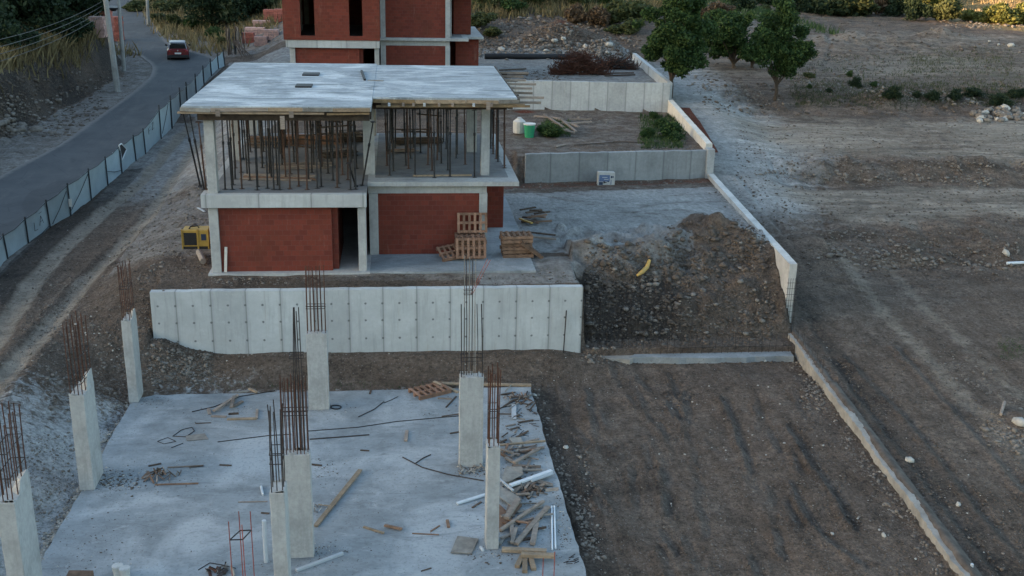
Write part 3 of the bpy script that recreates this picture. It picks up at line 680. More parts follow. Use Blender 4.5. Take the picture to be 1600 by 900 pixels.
for k in range(2):
    mb = MB(); mb.tube([(2.03+.05*k,29.2,HC_+2.5),(2.22+.07*k,29.2,HC_+2.95),(2.50+.08*k,29.2,HC_+3.55-.03*k)], .008, 5); mb.build('rebar', MAT['rebarr'], t)
a = (2.16,2.48,24.42,25.0)
column('narrow concrete column beside the offcut pile with a white left edge', *a, HC_, cage(*a, 3, 3, 2.15, .014, 'rebar', .03), [tie(*a, HC_+1.0), tie(*a, HC_+.82)])

for t, (x0, x1, y0, y1), hh in ((COL.objects['concrete_column'], (-9.10,-8.78,34.35,35.1), .22), (COL.objects['concrete_column.001'], (-9.08,-8.68,28.3,29.35), .42), (COL.objects['concrete_column.002'], (-9.02,-8.62,22.4,23.5), .30)):
    mb = MB(); ym_ = y0+(y1-y0)*.45; z = HC_-.01
    mb.hexa([(x0+.16,ym_,z),(x1-.002,ym_-.15,z),(x1-.002,y1-.01,z),(x0+.12,y1-.01,z)], [(x0+.25,ym_+.2,z+hh*.8),(x1-.01,ym_+.05,z+hh),(x1-.01,y1-.05,z+hh*1.05),(x0+.2,y1-.08,z+hh*.7)]); mb.build('broken_top', MAT['colm'], t, bevel=.01)
# starter cages in the near foreground
def starter(label, us, vs_, ztop, yb_, r=.010, tiez=None, mat='rebarr', base_v=None):
    pts = [aty(u, v, yb_+dy) for (u, v), dy in zip(zip(us, vs_), (0,.0,.35,.35)[:len(us)])]
    c = sum((Vector((p.x, p.y, 0)) for p in pts), Vector())/len(pts)
    t = empty('starter_bars', (c.x, c.y, 0), label, 'rebar cage', 'starter bars standing up from the near slab')
    for p in pts: mb = MB(); mb.tube([(p.x, p.y, -.05), (p.x, p.y, p.z)], r, 5); mb.build('rebar', MAT[mat], t)
    return t, pts
t, P = starter('red rusty starter bars with a square stirrup, in front of the slim column', (357,378,391,373), (815,820,799,799), 0, 19.6)
if True:
    zz = P[0].z-.42; Q = [P[0], P[1], P[2], P[3]]
    mb = MB()
    for p, q_ in zip(Q, Q[1:]+Q[:1]): mb.tube([(p.x,p.y,zz),(q_.x,q_.y,zz)], .014, 5)
    mb.build('stirrup', MAT['rebard'], t)
    for k in range(9):
        c = P[0].lerp(P[2], rnd.random()); mb = MB(); x = c.x+rnd.uniform(-.12,.22); y = 19.6+rnd.uniform(0,.5); mb.tube([(x,y,-.05),(x+rnd.uniform(-.02,.02),y,rnd.uniform(.5,.95))], .009, 5); mb.build('rebar', MAT['rebarr'], t)
t, P = starter('pair of thin red starter bars near the lower right corner of the slab', (849,867), (872,862), 0, 21.2)

# ================================================================== RETAINING WALLS
def wall_thing(name, label, cat, prof, y0, th, mat, tags=None, zlow=-.6, yfun=None, joints=True):
    # prof: list of (x, z_top)
    mb = MB(); vs = []; n = len(prof)
    for x, z in prof:
        ya = yfun(x) if yfun else y0
        vs += [(x,ya,zlow),(x,ya,z),(x,ya+th,z+.0),(x,ya+th,zlow)]
    fs = []
    for i in range(n-1):
        a = i*4; b = a+4; fs += [(a,b,b+1,a+1),(a+1,b+1,b+2,a+2),(a+2,b+2,b+3,a+3)]
    fs += [(0,1,2,3),(n*4-1,n*4-2,n*4-3,n*4-4)]
    mb.add(vs, fs); o = mb.build(name, mat, None); tag(o, label, cat); return o
prof = [(x, 2.93+rnd.uniform(-.012,.012)) for x in np.linspace(-8.8, 6.75, 40)]
o = wall_thing('retaining_wall', 'long pale concrete retaining wall with tie holes, in front of the nearer house', 'retaining wall', prof, 37.3, .3, MAT['wall1'])
prof = [(x, 4.42+rnd.uniform(-.02,.02)) for x in np.linspace(6.6, 16.75, 30)]
o = wall_thing('retaining_wall', 'grey stained retaining wall behind the dusty yard, a carton leaning at its foot', 'retaining wall', prof, 0, .3, MAT['wall2'], zlow=2.5, yfun=yw2)
# concrete cap and corner post of that wall
prof = [(x, 6.12+rnd.uniform(-.012,.012)) for x in np.linspace(-1.0, 18.0, 36)]
o = wall_thing('retaining_wall', 'pale panelled retaining wall at the back of the weedy lot', 'retaining wall', prof, 0, .28, MAT['wall3'], zlow=3.6, yfun=yw3)
# slanting boundary walls
def bwall(label, ya, yb_, top, th, mat, zlow, jag=0.0, n=40, xo=0.0, name='boundary_wall'):
    mb = MB(); vs = []
    for i in range(n):
        y = ya+(yb_-ya)*i/(n-1); x = float(xb(y))+xo; z = top(y)+rnd.uniform(-jag,jag)*.4; w = th+rnd.uniform(-jag,jag)*.6; dx = rnd.uniform(-jag,jag)*.7
        vs += [(x+dx,y,zlow),(x+dx,y,z),(x+w,y,z+rnd.uniform(-jag,jag)*.3),(x+w,y,zlow)]
    fs = []
    for i in range(n-1):
        a = i*4; b = a+4; fs += [(a,a+1,b+1,b),(a+1,a+2,b+2,b+1),(a+2,a+3,b+3,b+2)]
    fs += [(3,2,1,0),(n*4-4,n*4-3,n*4-2,n*4-1)]
    mb.add(vs, fs); o = mb.build(name, mat, None); tag(o, label, 'boundary wall'); return o
bwall('tall pale boundary wall running back from the earth heap to the grey wall', 39.15, 56.3, lambda y: 3.16+.0*y, .32, MAT['wallb'], -.3, .012)
bwall('white boundary wall with a strip of red soil along its right side', 57.0, 70.6, lambda y: 4.62+.03*(y-57), .34, MAT['cream'], 2.5, .02)
bwall('far boundary wall beyond the tree, running back from the panelled wall', 70.9, 90, lambda y: 6.1, .3, MAT['wall3'], 3.5, .01)
bwall('low crumbling footing wall beside the bare plot, upper stretch', 33.75, 38.9, lambda y: .52+.02*(y-36), .22, MAT['lowwall'], -.5, .05, 34)
bwall('low crumbling footing wall beside the bare plot, from the notch towards the lower right corner', 12.0, 33.6, lambda y: .40+.012*(y-22)+.04*math.sin(y*1.3), .22, MAT['lowwall'], -.6, .045, 130)
mb = MB(); yy = yw2(16.8); mb.box(16.56,16.98,float(yy)-.18,float(yy)+.42,2.3,4.5); o = mb.build('corner_post', MAT['conc'], bevel=.02); tag(o, 'square concrete post where the grey yard wall meets the boundary', 'post')
mb = MB(); vs = []; n = 150
for i in range(n):
    y = 12+26.8*i/(n-1); x = float(xb(y)); z = (.40+.012*(y-22) if y < 33.7 else .52+.02*(y-36)); k = .6+.8*float(vn(y*1.7, 3.3, 4)); s0_ = .10+.06*float(vn(y*2.1, 9, 2))
    vs += [(x+s0_, y, z-.03), (x+s0_+.05, y, z+.045*k), (x+.30, y, z+.05*k), (x+.62, y, z-.16)]
fs = []
for i in range(n-1):
    a = i*4; b = a+4; fs += [(a,a+1,b+1,b),(a+1,a+2,b+2,b+1),(a+2,a+3,b+3,b+2)]
mb.add(vs, fs); o = mb.build('soil_bank', MAT['rockd'], None, smooth=True); tag(o, 'dark soil heaped against the outer side of the low wall', 'soil', kind='stuff')
# footing strip in the pit with its starter mesh
mb = MB(); mb.prism(rough_poly([tuple(at(u_,v_,.17)[:2]) for u_,v_ in ((985,560),(1120,561),(1241,558),(1225,535),(1150,536),(1060,539),(1010,545))], .35, .05), -.2, .22)
o = mb.build('footing', MAT['slab']); tag(o, 'blue grey strip footing at the foot of the rubble pit', 'footing')
mb = MB(); mb.prism(rough_poly([tuple(at(u_,v_,.18)[:2]) for u_,v_ in ((914,558),(986,562),(1010,546),(960,544),(914,543))], .3, .05), -.2, .18)
o = mb.build('footing', MAT['lowwall']); tag(o, 'rough brown footing stub against the end of the pale retaining wall', 'footing')
def mesh_panel(label, x0, x1, y, z0, z1, px_, pz_, rr=.006, yfun=None, lean=0):
    t = empty('rebar_mesh', (x0, y, z0), label, 'rebar mesh')
    mb = MB(); x = x0
    while x <= x1:
        hh = z1+rnd.uniform(-.08,.05); mb.tube([(x+rnd.uniform(-.02,.02), y, z0), (x+rnd.uniform(-.03,.03), y+lean, hh)], rr, 4); x += px_*rnd.uniform(.9,1.1)
    mb.build('upright_bars', MAT['rebard'], t)
    mb = MB(); z = z0+.25
    while z <= z1-.1:
        mb.tube([(x0, y-.01+lean*(z-z0)/(z1-z0), z), (x1, y-.01+lean*(z-z0)/(z1-z0), z+rnd.uniform(-.03,.03))], rr, 4); z += pz_
    mb.build('cross_bars', MAT['rebard'], t)
    return t
mesh_panel('thin upright rebar mesh spanning the left part of the rubble pit', 6.9, 9.9, 37.5, .2, 2.75, .28, .32, .009)
mesh_panel('sparse rebar dowels standing in the blue grey strip footing', 9.8, 14.9, float(at(1120,550,.3)[1]), .25, .95, .26, .45, .010)
# mesh at the end of the tall boundary wall
t = empty('rebar_mesh', (15.3, 39.0, .4), 'dark rebar grid on the broken near end of the tall boundary wall', 'rebar mesh')
mb = MB()
for k in range(5): mb.tube([(15.25+.09*k, 39.05, .4), (15.25+.09*k, 39.05, 2.6)], .008, 4)
mb.build('upright_bars', MAT['rebard'], t); mb = MB()
for k in range(9): mb.tube([(15.18, 39.03, .5+.24*k), (15.66, 39.03, .5+.24*k)], .008, 4)
mb.build('cross_bars', MAT['rebard'], t)
t = empty('rebar_dowels', (15.4, 37, .5), 'row of rebar dowels sticking out of the low footing wall', 'rebar dowels')
mb = MB()
for k in range(26): y = 34.2+k*.18; x = float(xb(y))+.1+.1*(k % 2); mb.tube([(x,y,.3),(x+rnd.uniform(-.05,.05),y,1.05+rnd.uniform(-.2,.1))], .006, 4)
mb.build('upright_bars', MAT['rebard'], t)

# ================================================================== HOUSES UNDER CONSTRUCTION
def slab_mb(x0, x1, y0, y1, z0, z1, holes=()):
    xs = sorted({x0, x1}|{h[0] for h in holes}|{h[1] for h in holes}); yy = sorted({y0, y1}|{h[2] for h in holes}|{h[3] for h in holes})
    mb = MB(); ins = lambda x, y: any(h[0] < x < h[1] and h[2] < y < h[3] for h in holes) or not (x0 < x < x1 and y0 < y < y1)
    for a, b in zip(xs, xs[1:]):
        for c, d in zip(yy, yy[1:]):
            mx, my = (a+b)/2, (c+d)/2
            if ins(mx, my): continue
            mb.add([(a,c,z1),(b,c,z1),(b,d,z1),(a,d,z1)], [(0,1,2,3)]); mb.add([(a,c,z0),(b,c,z0),(b,d,z0),(a,d,z0)], [(3,2,1,0)])
            if ins(a-.001, my): mb.add([(a,c,z0),(a,d,z0),(a,d,z1),(a,c,z1)], [(3,2,1,0)])
            if ins(b+.001, my): mb.add([(b,c,z0),(b,d,z0),(b,d,z1),(b,c,z1)], [(0,1,2,3)])
            if ins(mx, c-.001): mb.add([(a,c,z0),(b,c,z0),(b,c,z1),(a,c,z1)], [(0,1,2,3)])
            if ins(mx, d+.001): mb.add([(a,d,z0),(b,d,z0),(b,d,z1),(a,d,z1)], [(3,2,1,0)])
    return mb
def P(h, name, mat, boxes, bevel=0.0):
    mb = MB()
    for b in boxes: mb.box(*b)
    return mb.build(name, MAT[mat], h, bevel=bevel)
def house(h, dx, dy, dz, upper):
    B = lambda x0,x1,y0,y1,z0,z1: (x0+dx,x1+dx,y0+dy,y1+dy,z0+dz,z1+dz)
    # local: x as measured on the nearer house, y from its front, z from its floor
    P(h, 'plinth', 'conc', [B(-7.1,-1.1,39.3,52.2,-.75,0)], .01)
    P(h, 'plinth', 'slab', [B(-1.098,5.25,39.35,52.2,-.75,-.003)], .01)
    for c in (B(-6.97,-6.63,39.5,39.9,0,2.53), B(-1.52,-1.22,39.5,40.0,0,2.53), B(-1.15,-.80,41.68,42.05,0,2.5), B(3.2,3.52,41.66,42.0,0,2.5)): P(h, 'column', 'conc', [c], .008)
    P(h, 'brick_wall', 'brick', [B(-6.63,-2.5,39.62,39.84,0,2.53)])
    P(h, 'brick_wall', 'brick', [B(-6.93,-6.70,39.9,52.0,0,2.5)]); P(h, 'brick_wall', 'brick', [B(-2.5,-2.28,39.84,43.5,0,2.5)])
    P(h, 'brick_wall', 'brick', [B(-1.50,-1.26,40.0,52.0,0,2.5)]); P(h, 'brick_wall', 'brick', [B(-6.7,4.4,51.8,52.0,0,2.5)])
    P(h, 'brick_wall', 'brick', [B(-.80,3.2,41.76,41.98,0,2.5)])
    P(h, 'brick_wall', 'brick', [B(3.28,3.48,42.0,46.0,0,2.5)]); P(h, 'brick_wall', 'brick', [B(3.48,4.58,45.8,46.0,0,2.6)]); P(h, 'brick_wall', 'brick', [B(4.36,4.58,46.0,51.8,0,2.6)])
    # first floor: deep edge beam on the left bay, thin slab with a recessed beam on the right
    P(h, 'edge_beam', 'band', [B(-7.18,-1.18,39.32,39.62,2.53,3.028)], .012)
    P(h, 'edge_beam', 'conc', [B(-7.18,-6.9,39.622,52.2,2.53,3.02)], .01)
    P(h, 'edge_beam', 'conc', [B(-1.178,3.5,41.72,42.0,2.5,2.848)], .01)
    P(h, 'floor_slab', 'floor_shaded', [B(-6.898,-1.18,39.622,52.2,2.84,3.025)]); P(h, 'floor_shade_sheet', 'floor_shaded', [B(-.9,4.4,42.2,52.1,3.031,3.036)])  # thin dark sheet paints shade on the right bay's inner floor
    P(h, 'floor_slab', 'conc', [B(-1.178,4.75,41.4,52.2,2.85,3.03)], .01)
    cols = [(-6.95,-6.6,39.6,40.0),(-6.95,-6.6,45.6,46.0),(-1.36,-.92,42.75,43.1),(3.32,3.66,42.55,42.9),(3.05,3.5,47.4,47.7),(-6.95,-6.6,51.7,52.0),(-1.3,-1,51.6,51.95),(4.1,4.4,51.7,52.0)]
    for c in cols: P(h, 'column', 'conc', [B(*c,3.03,6.1)], .008)

h2 = empty('house_shell', (-1, 45, 2.95), 'nearer half built house, open upper floor full of props under a pale flat concrete roof', 'house')
house(h2, 0, 0, 2.95, False)
# roof slab of the nearer house, stepped front edge, two service slots and a slit
holes = []
for (u0_, u1_, v0_, v1_) in ((472,500,115.2,118.6),(461,489,133,137)):
    a = at(u0_, v1_, 9.27); b = at(u1_, v0_, 9.27); holes.append((a.x, b.x, a.y, a.y+max(.22, b.y-a.y)))
for hx0,hx1,hy0,hy1 in holes: P(h2, 'slot_shade_block', 'black', [(hx0,hx1,hy0,hy1,9.272,9.33)])  # solid black blocks painting the darkness inside the slots
mb = slab_mb(-7.56,-.93,38.93,52.36,9.10,9.27, []); mb.build('roof_slab', MAT['roof'], h2)
mb = slab_mb(-.926,4.6,41.38,52.0,9.095,9.262); mb.build('roof_slab', MAT['roof'], h2)
a = at(565,112,9.27); b = at(570,126,9.27)
mb = MB(); mb.bar((a.x,a.y,9.30),(b.x,b.y,9.30),.09,.10); mb.build('roof_upstand', MAT['black'], h2)
mb = MB(); mb.bar((a.x+.35,b.y+.1,9.275),(a.x+1.0,b.y,9.275),.25,.025); mb.build('damp_board', MAT['ply'], h2)
# formwork still holding the roof
fw_ = empty('roof_formwork', (-1,45,8.9), 'timber formwork of boards, joists and beams still fixed under the pale roof', 'formwork')
def fbar(name, mat, a, b, w, hgt): mb = MB(); mb.bar(a, b, w, hgt); return mb.build(name, MAT[mat], fw_)
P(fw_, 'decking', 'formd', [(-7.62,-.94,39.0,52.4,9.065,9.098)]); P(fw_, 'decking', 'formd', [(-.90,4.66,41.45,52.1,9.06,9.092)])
x = -7.6
while x < -1.1:
    l = rnd.uniform(.9,2.2); x2 = min(x+l, -.95); fbar('edge_board', rnd.choice(['form','timber2','timber','ply']), (x,38.91,9.15+rnd.uniform(-.03,.02)), (x2-.02,38.91,9.15+rnd.uniform(-.03,.02)), .03, .13); x = x2
fbar('edge_board', 'timber2', (-7.7,38.98,9.03), (-2.6,38.98,9.02), .09, .07); fbar('edge_board', 'form', (-2.5,38.98,9.0), (-1.0,38.98,9.03), .09, .07)
x = -.9
while x < 4.5:
    l = rnd.uniform(.9,2.0); x2 = min(x+l, 4.7); fbar('edge_board', rnd.choice(['form','timber2','timber2','ply']), (x,41.36,9.12+rnd.uniform(-.03,.02)), (x2-.02,41.36,9.12+rnd.uniform(-.03,.02)), .03, .14); x = x2
fbar('edge_board', 'form', (-.8,41.42,8.92), (5.1,41.4,8.95), .09, .08)
fbar('edge_board', 'timber2', (-.6,41.5,9.0), (4.9,41.45,9.02), .08, .06)
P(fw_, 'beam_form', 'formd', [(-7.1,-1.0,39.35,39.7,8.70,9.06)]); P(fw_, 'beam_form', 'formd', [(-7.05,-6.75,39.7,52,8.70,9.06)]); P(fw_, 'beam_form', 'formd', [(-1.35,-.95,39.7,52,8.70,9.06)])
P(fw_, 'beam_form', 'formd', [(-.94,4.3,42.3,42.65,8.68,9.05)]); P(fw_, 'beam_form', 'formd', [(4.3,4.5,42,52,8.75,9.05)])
for k in range(9): y = 40.6+k*1.4; fbar('joist', 'timberd', (-7.5,y,8.92), (-1.0,y,8.92), .09, .09)
for k in range(8): y = 43.3+k*1.2; fbar('joist', 'timberd', (-.9,y,8.92), (4.7+rnd.uniform(0,.9),y,8.92), .09, .09)
for k, px_ in enumerate((608,630,646,663,686,707,740,768)):       # pale joist ends showing below the right edge
    x = aty(px_, 163, 41.3).x; mb = MB(); mb.bar((x, 41.18, 9.01), (x+.02, 43.2, 9.01), .09, .11); mb.build('joist_end', MAT['timber' if k % 3 else 'pvc'], fw_)
for px_, py_, l in ((441,182,.45),(340,172,.22),(763,160,.3),(455,175,.2)):
    p = aty(px_, py_, 38.85 if px_ < 580 else 41.25); mb = MB(); mb.box(p.x-.08, p.x+.08, p.y-.03, p.y, p.z-l, p.z+.02); mb.build('cleat', MAT['timber'], fw_)
for k, (u, v, u2) in enumerate(((770,163,845),(800,151,850),(806,142,832),(795,132,832),(790,124,838),(785,118,822),(780,112,818),(775,108,826))):
    p = aty(u, v, 42+k*1.35) ; q_ = aty(u2, v, 42+k*1.35)
    mb = MB(); mb.bar((4.2, p.y, 9.02), (q_.x if k < 3 else min(q_.x, 6.6), p.y+rnd.uniform(-.1,.1), 9.0), .09, .09); mb.build('joist_end', MAT['timber'], fw_)
for k in range(11): x_ = rnd.uniform(-6.6,-2.6); y_ = rnd.uniform(41,50); z_ = rnd.uniform(6.7,8.5); fbar('rail', rnd.choice(['timberd','palletd','timberd']), (x_,y_,z_), (min(x_+rnd.uniform(.9,2.2),-1.5),y_+rnd.uniform(-.3,.3),z_+rnd.uniform(-.15,.15)), .09, .05)
for k in range(6): x_ = rnd.uniform(-.6,2.0); y_ = rnd.uniform(43.5,50); z_ = rnd.uniform(6.7,8.4); fbar('rail', 'timberd', (x_,y_,z_), (x_+rnd.uniform(.8,1.8),y_+rnd.uniform(-.3,.3),z_+rnd.uniform(-.1,.1)), .08, .05)
fbar('edge_board', 'timberd', (4.68,41.4,9.15), (4.68,52.2,9.15), .05, .15)

# steel props: every prop is a thing of its own
def make_prop():
    mb = MB(); mb.tube([(0,0,.01),(0,0,1.75)], .034, 7); mb.tube([(0,0,1.75),(0,0,2.69)], .024, 6); mb.tube([(0,0,1.68),(0,0,1.80)], .048, 7)
    mb.box(-.08,.08,-.08,.08,0,.012); mb.box(-.10,.10,-.05,.05,2.68,2.70)
    o = mb.build('steel_prop', MAT['prop'], None, (0,0,0)); return o
prop0 = make_prop(); first = True
propr = prop0.copy(); propr.data = prop0.data.copy(); propr.data.materials[0] = MAT['propr']; COL.objects.link(propr)
used = {'d': False, 'r': False}
def prop(x, y, tilt=(0,0), red=False, label=None, z=5.98, sc=1.0):
    src = propr if red else prop0; k = 'r' if red else 'd'
    if used[k]: o = src.copy(); COL.objects.link(o)
    else: o = src; used[k] = True
    o.location = (x, y, z); o.rotation_euler = (rnd.uniform(-.022,.022), rnd.uniform(-.022,.022), rnd.uniform(0,6)) if tilt == (0,0) else (tilt[0], tilt[1], 0); o.scale = (1,1,sc)
    if tilt != (0,0): pass
    bay = 'in the right bay' if x > -.8 else 'in the left bay'
    row = 'front row' if (y < 40.5 or (x > -.8 and y < 43)) else ('middle rows' if y < 46 else 'back rows')
    if x > 3.9: bay = 'by the right edge'; row = 'near half' if y < 48 else 'far half'
    tag(o, label or ('thin %s steel prop under the pale roof, %s %s' % ('rusted brown' if red else 'dark', row, bay)), 'prop', 'steel props holding up the roof formwork')
    return o
for px_ in (352,363,378,402,418,428,437,453,480,496,527,548,556): p = at(px_, 297+rnd.uniform(-4,0), 5.98); prop(p.x, max(39.75, p.y), red=rnd.random() < .3)
for k, y in enumerate((40.9,42.0,43.0,44.1,45.2,46.3,47.4,48.6,49.8)):
    x = -6.5+rnd.uniform(0,.4)
    while x < -1.7: prop(x+rnd.uniform(-.12,.12), y+rnd.uniform(-.3,.3), red=rnd.random() < .25); x += rnd.uniform(.5,.9)
for k, y in enumerate((42.3,43.7,44.8,45.9,47.2,48.4,49.8)):
    x = -.5+rnd.uniform(0,.4)
    while x < 3.0: prop(x+rnd.uniform(-.1,.1), y+rnd.uniform(-.3,.3), red=rnd.random() < .12); x += rnd.uniform(.6,1.0)
for y in np.arange(44.0,51.8,.62): prop(4.25+rnd.uniform(-.12,.3), float(y)+rnd.uniform(-.1,.1), red=rnd.random() < .35)
# raking shores at the left corner and by the inner corner
def rake(a, b, label, red=False):
    a = Vector(a); b = Vector(b); o = prop(a.x, a.y, (.001,0), red, label, z=a.z); L = (b-a).length
    o.rotation_euler = (b-a).to_track_quat('Z','Y').to_euler(); o.scale = (1,1,L/2.7); return o
rake(at(313,291,5.98), aty(286,176,39.3), 'leftmost raking prop leaning out past the left corner of the roof')
rake(at(319,296,5.98), aty(296,176,39.5), 'raking prop just right of the leftmost one at the roof corner', False)
rake(at(322,296,5.98), aty(310,190,39.6), 'rusted raking prop touching the front left column', True)
rake(at(566,290,5.98), aty(583,190,40.2), 'dark diagonal prop crossing the wide column at the inner corner of the roof')
rake(at(556,292,5.98), aty(545,255,39.8), 'short dark diagonal brace at the right end of the left bay')
# things stored on the upper floor
def board_stack(label, cx, cy, z, n, L, w, mat, rz=0, wid=.16, thk=.045):
    t = empty('timber_stack', (cx, cy, z), label, 'timber stack', 'timber stacked on the upper floor')
    for i in range(n):
        for k in range(int(w/wid)):
            if rnd.random() < .2: continue
            a = rz+rnd.uniform(-.06,.06); yy_ = -w/2+k*wid+.08; ox = rnd.uniform(-.15,.15)
            c, s = math.cos(a), math.sin(a); m_ = MB()
            m_.bar((cx+(-L/2+ox)*c-yy_*s, cy+(-L/2+ox)*s+yy_*c, z+.03+i*(thk+.003)), (cx+(L/2+ox)*c-yy_*s, cy+(L/2+ox)*s+yy_*c, z+.03+i*(thk+.003)), wid*.85, thk)
            m_.build('board', MAT[mat if rnd.random() < .7 else 'timber'], t)
    return t
board_stack('orange brown stack of boards deep inside the open upper floor, left bay', -4.0, 49.6, 5.98, 8, 2.6, .8, 'pallet')
board_stack('second brown stack of boards beside the orange one on the upper floor', -5.9, 48.8, 5.98, 9, 1.4, .6, 'palletd')
board_stack('low spread of grey planks lying across the left bay floor', -4.0, 44.3, 5.98, 2, 2.6, 1.0, 'timber', .1)
board_stack('small heap of planks near the back of the right bay floor', .2, 47.6, 5.98, 3, 1.2, .6, 'palletd', .1)
board_stack('dark low pile of boards in the middle of the left bay upper floor', -2.6, 46.6, 5.98, 5, 1.5, .8, 'timberd', .5)
board_stack('dark pile of boards at the back right of the left bay', -2.4, 50.2, 5.98, 9, 1.5, .8, 'timberd', .1)
board_stack('dark planks lying near the wide column on the right bay floor', .9, 49.6, 5.98, 6, 2.2, .7, 'timberd', .1)
board_stack('spread of brown laths across the front of the left bay floor', -4.6, 42.2, 5.98, 1, 2.8, 1.0, 'palletd', -.1)
mb = MB(); a = at(645,276,5.98); b = at(737,275,5.98); mb.bar((a.x,a.y,6.02),(b.x,b.y,6.02),.1,.06); o = mb.build('plank', MAT['timber2']); tag(o, 'pale plank lying along the front edge of the right bay upper floor', 'plank')

h3 = empty('house_shell', (-1, 78, 5.5), 'farther red brick house shell cut off by the top of the frame', 'house')
pf = aty(446, 55, 72); DX = pf.x+7.18; DY = 72-39.32; DZ = 5.5
print('h3', pf, DX, proj((-7.18+DX, 72, DZ+3.0)))
house(h3, DX, DY, DZ, True)
B = lambda x0,x1,y0,y1,z0,z1: (x0+DX,x1+DX,y0+DY,y1+DY,z0+DZ,z1+DZ)
# upper storey bricks with two dark window openings
xs_ = [-7.3,-6.2,-5.3,-3.1,-2.25,-1.15]
for i in range(5):
    if i in (0,2,4): P(h3, 'brick_wall', 'brick', [B(xs_[i],xs_[i+1],39.26,39.48,3.03,6.2)])
    else: P(h3, 'brick_wall', 'brick', [B(xs_[i],xs_[i+1],39.26,39.48,3.03,3.30)])
P(h3, 'brick_wall', 'brick', [B(-7.298,-7.08,39.48,52.1,3.03,6.2)]); P(h3, 'brick_wall', 'brick', [B(-1.37,-1.152,39.48,52.1,3.03,6.2)])
P(h3, 'brick_wall', 'brick', [B(-.80,3.2,41.78,42.0,3.03,6.2)]); P(h3, 'column', 'conc', [B(-1.14,-.8,41.7,42.0,3.03,6.1)]); P(h3, 'column', 'conc', [B(3.2,3.52,41.66,42.0,3.03,6.1)])
P(h3, 'brick_wall', 'brick', [B(3.3,3.48,42.0,45.4,3.03,6.2)]); P(h3, 'brick_wall', 'brick', [B(3.9,4.9,44.7,44.95,3.03,6.2)]); P(h3, 'brick_wall', 'brick', [B(3.48,3.9,45.4,45.6,3.03,6.2)])
P(h3, 'brick_wall', 'brick', [B(4.9,5.12,44.7,52.0,3.03,6.2)])
P(h3, 'floor_slab', 'conc', [B(4.752,5.9,43.0,52.0,2.86,3.0)]); P(h3, 'brick_wall', 'brick', [B(4.0,5.6,43.6,43.85,0,2.85)]); P(h3, 'brick_wall', 'brick', [B(5.4,5.6,43.85,51.5,0,2.85)])
P(h3, 'brick_wall', 'brick', [B(-7.08,5.0,51.9,52.1,3.03,6.2)])
mb = MB(); mb.box(*B(-7.6,-.9,38.9,52.5,6.1,6.3)); mb.build('roof_slab', MAT['roof'], h3); mb = MB(); mb.box(*B(-.898,5.4,41.3,52.5,6.1,6.3)); mb.build('roof_slab', MAT['roof'], h3)

# ================================================================== PALLETS
def make_pallet(mat='pallet', L=1.2, W=.8):
    t = empty('pallet', (0,0,0), 'pallet', 'pallet')
    for k in range(6): mb = MB(); x = -L/2+.05+k*(L-.1)/5; mb.box(x-.048,x+.048,-W/2,W/2,.118,.138); mb.build('top_board', MAT[mat], t)
    for y in (-W/2+.05,0,W/2-.05): mb = MB(); mb.box(-L/2,L/2,y-.045,y+.045,.020,.117); mb.build('stringer', MAT[mat], t)
    for y in (-W/2+.05,0,W/2-.05): mb = MB(); mb.box(-L/2,L/2,y-.05,y+.05,0,.019); mb.build('bottom_board', MAT[mat], t)
    return t
pal0 = make_pallet('pallet'); pal1 = make_pallet('palletd'); pu = {0: False, 1: False}
def pallet(loc, label, rz=0, rx=0, ry=0, old=False, group='pallets stacked on the patio of the nearer house', sc=1.0):
    src, k = (pal1, 1) if old else (pal0, 0)
    if pu[k]: o = copy_tree(src)
    else: o = src; pu[k] = True
    o.location = loc; o.rotation_euler = (rx, ry, rz); o.scale = (sc,)*3; tag(o, label, 'pallet', group); return o
pb_ = at(737, 404, 2.95); print('pallet', pb_)
ords = ['bottom','second','third','fourth','fifth','sixth','seventh','eighth']
z = 2.955
for k in range(6):
    pallet((pb_.x-.06+rnd.uniform(-.05,.05), pb_.y+.35+rnd.uniform(-.04,.04), z), 'light brown pallet in the tall stack before the brick wall, %s' % ('lowest' if k == 0 else ords[k]+' from bottom'), rnd.uniform(-.05,.05), 0, 0, k in (1,4)); z += .150
pallet((pb_.x+.04, pb_.y+.58, z+.42), 'reddish pallet standing upright on top of the tall stack', .02, R(78), 0, False)
pallet((pb_.x-.05, pb_.y-.15, z-.15+.02-.30), 'pallet tilted against the front of the tall stack', .03, R(76), 0, False)
pallet((pb_.x-.72, pb_.y+.10, 3.16), 'pallet leaning down at the left foot of the tall stack', R(18), R(24), R(-6), False)
pc_ = at(808, 402, 2.95); z = 2.955
for k in range(6):
    pallet((pc_.x+rnd.uniform(-.07,.07), pc_.y+.35+rnd.uniform(-.05,.05), z), 'dark brown pallet in the low untidy stack by the patio corner, %s' % ('lowest' if k == 0 else ords[k]+' from bottom'), rnd.uniform(-.12,.12)+.05, 0, 0, True, sc=1.03); z += .150
pallet((pc_.x+.45, pc_.y+.2, 3.25), 'dark pallet slipping off the right side of the lower untidy stack', .3, R(6), R(38), True)
# on the slab
pp = at(672, 617, 0); pallet((pp.x, pp.y+.2, .003), 'single light brown pallet lying on the back edge of the foundation slab', R(28), 0, 0, False, 'pallet alone on the foundation slab', 1.05)

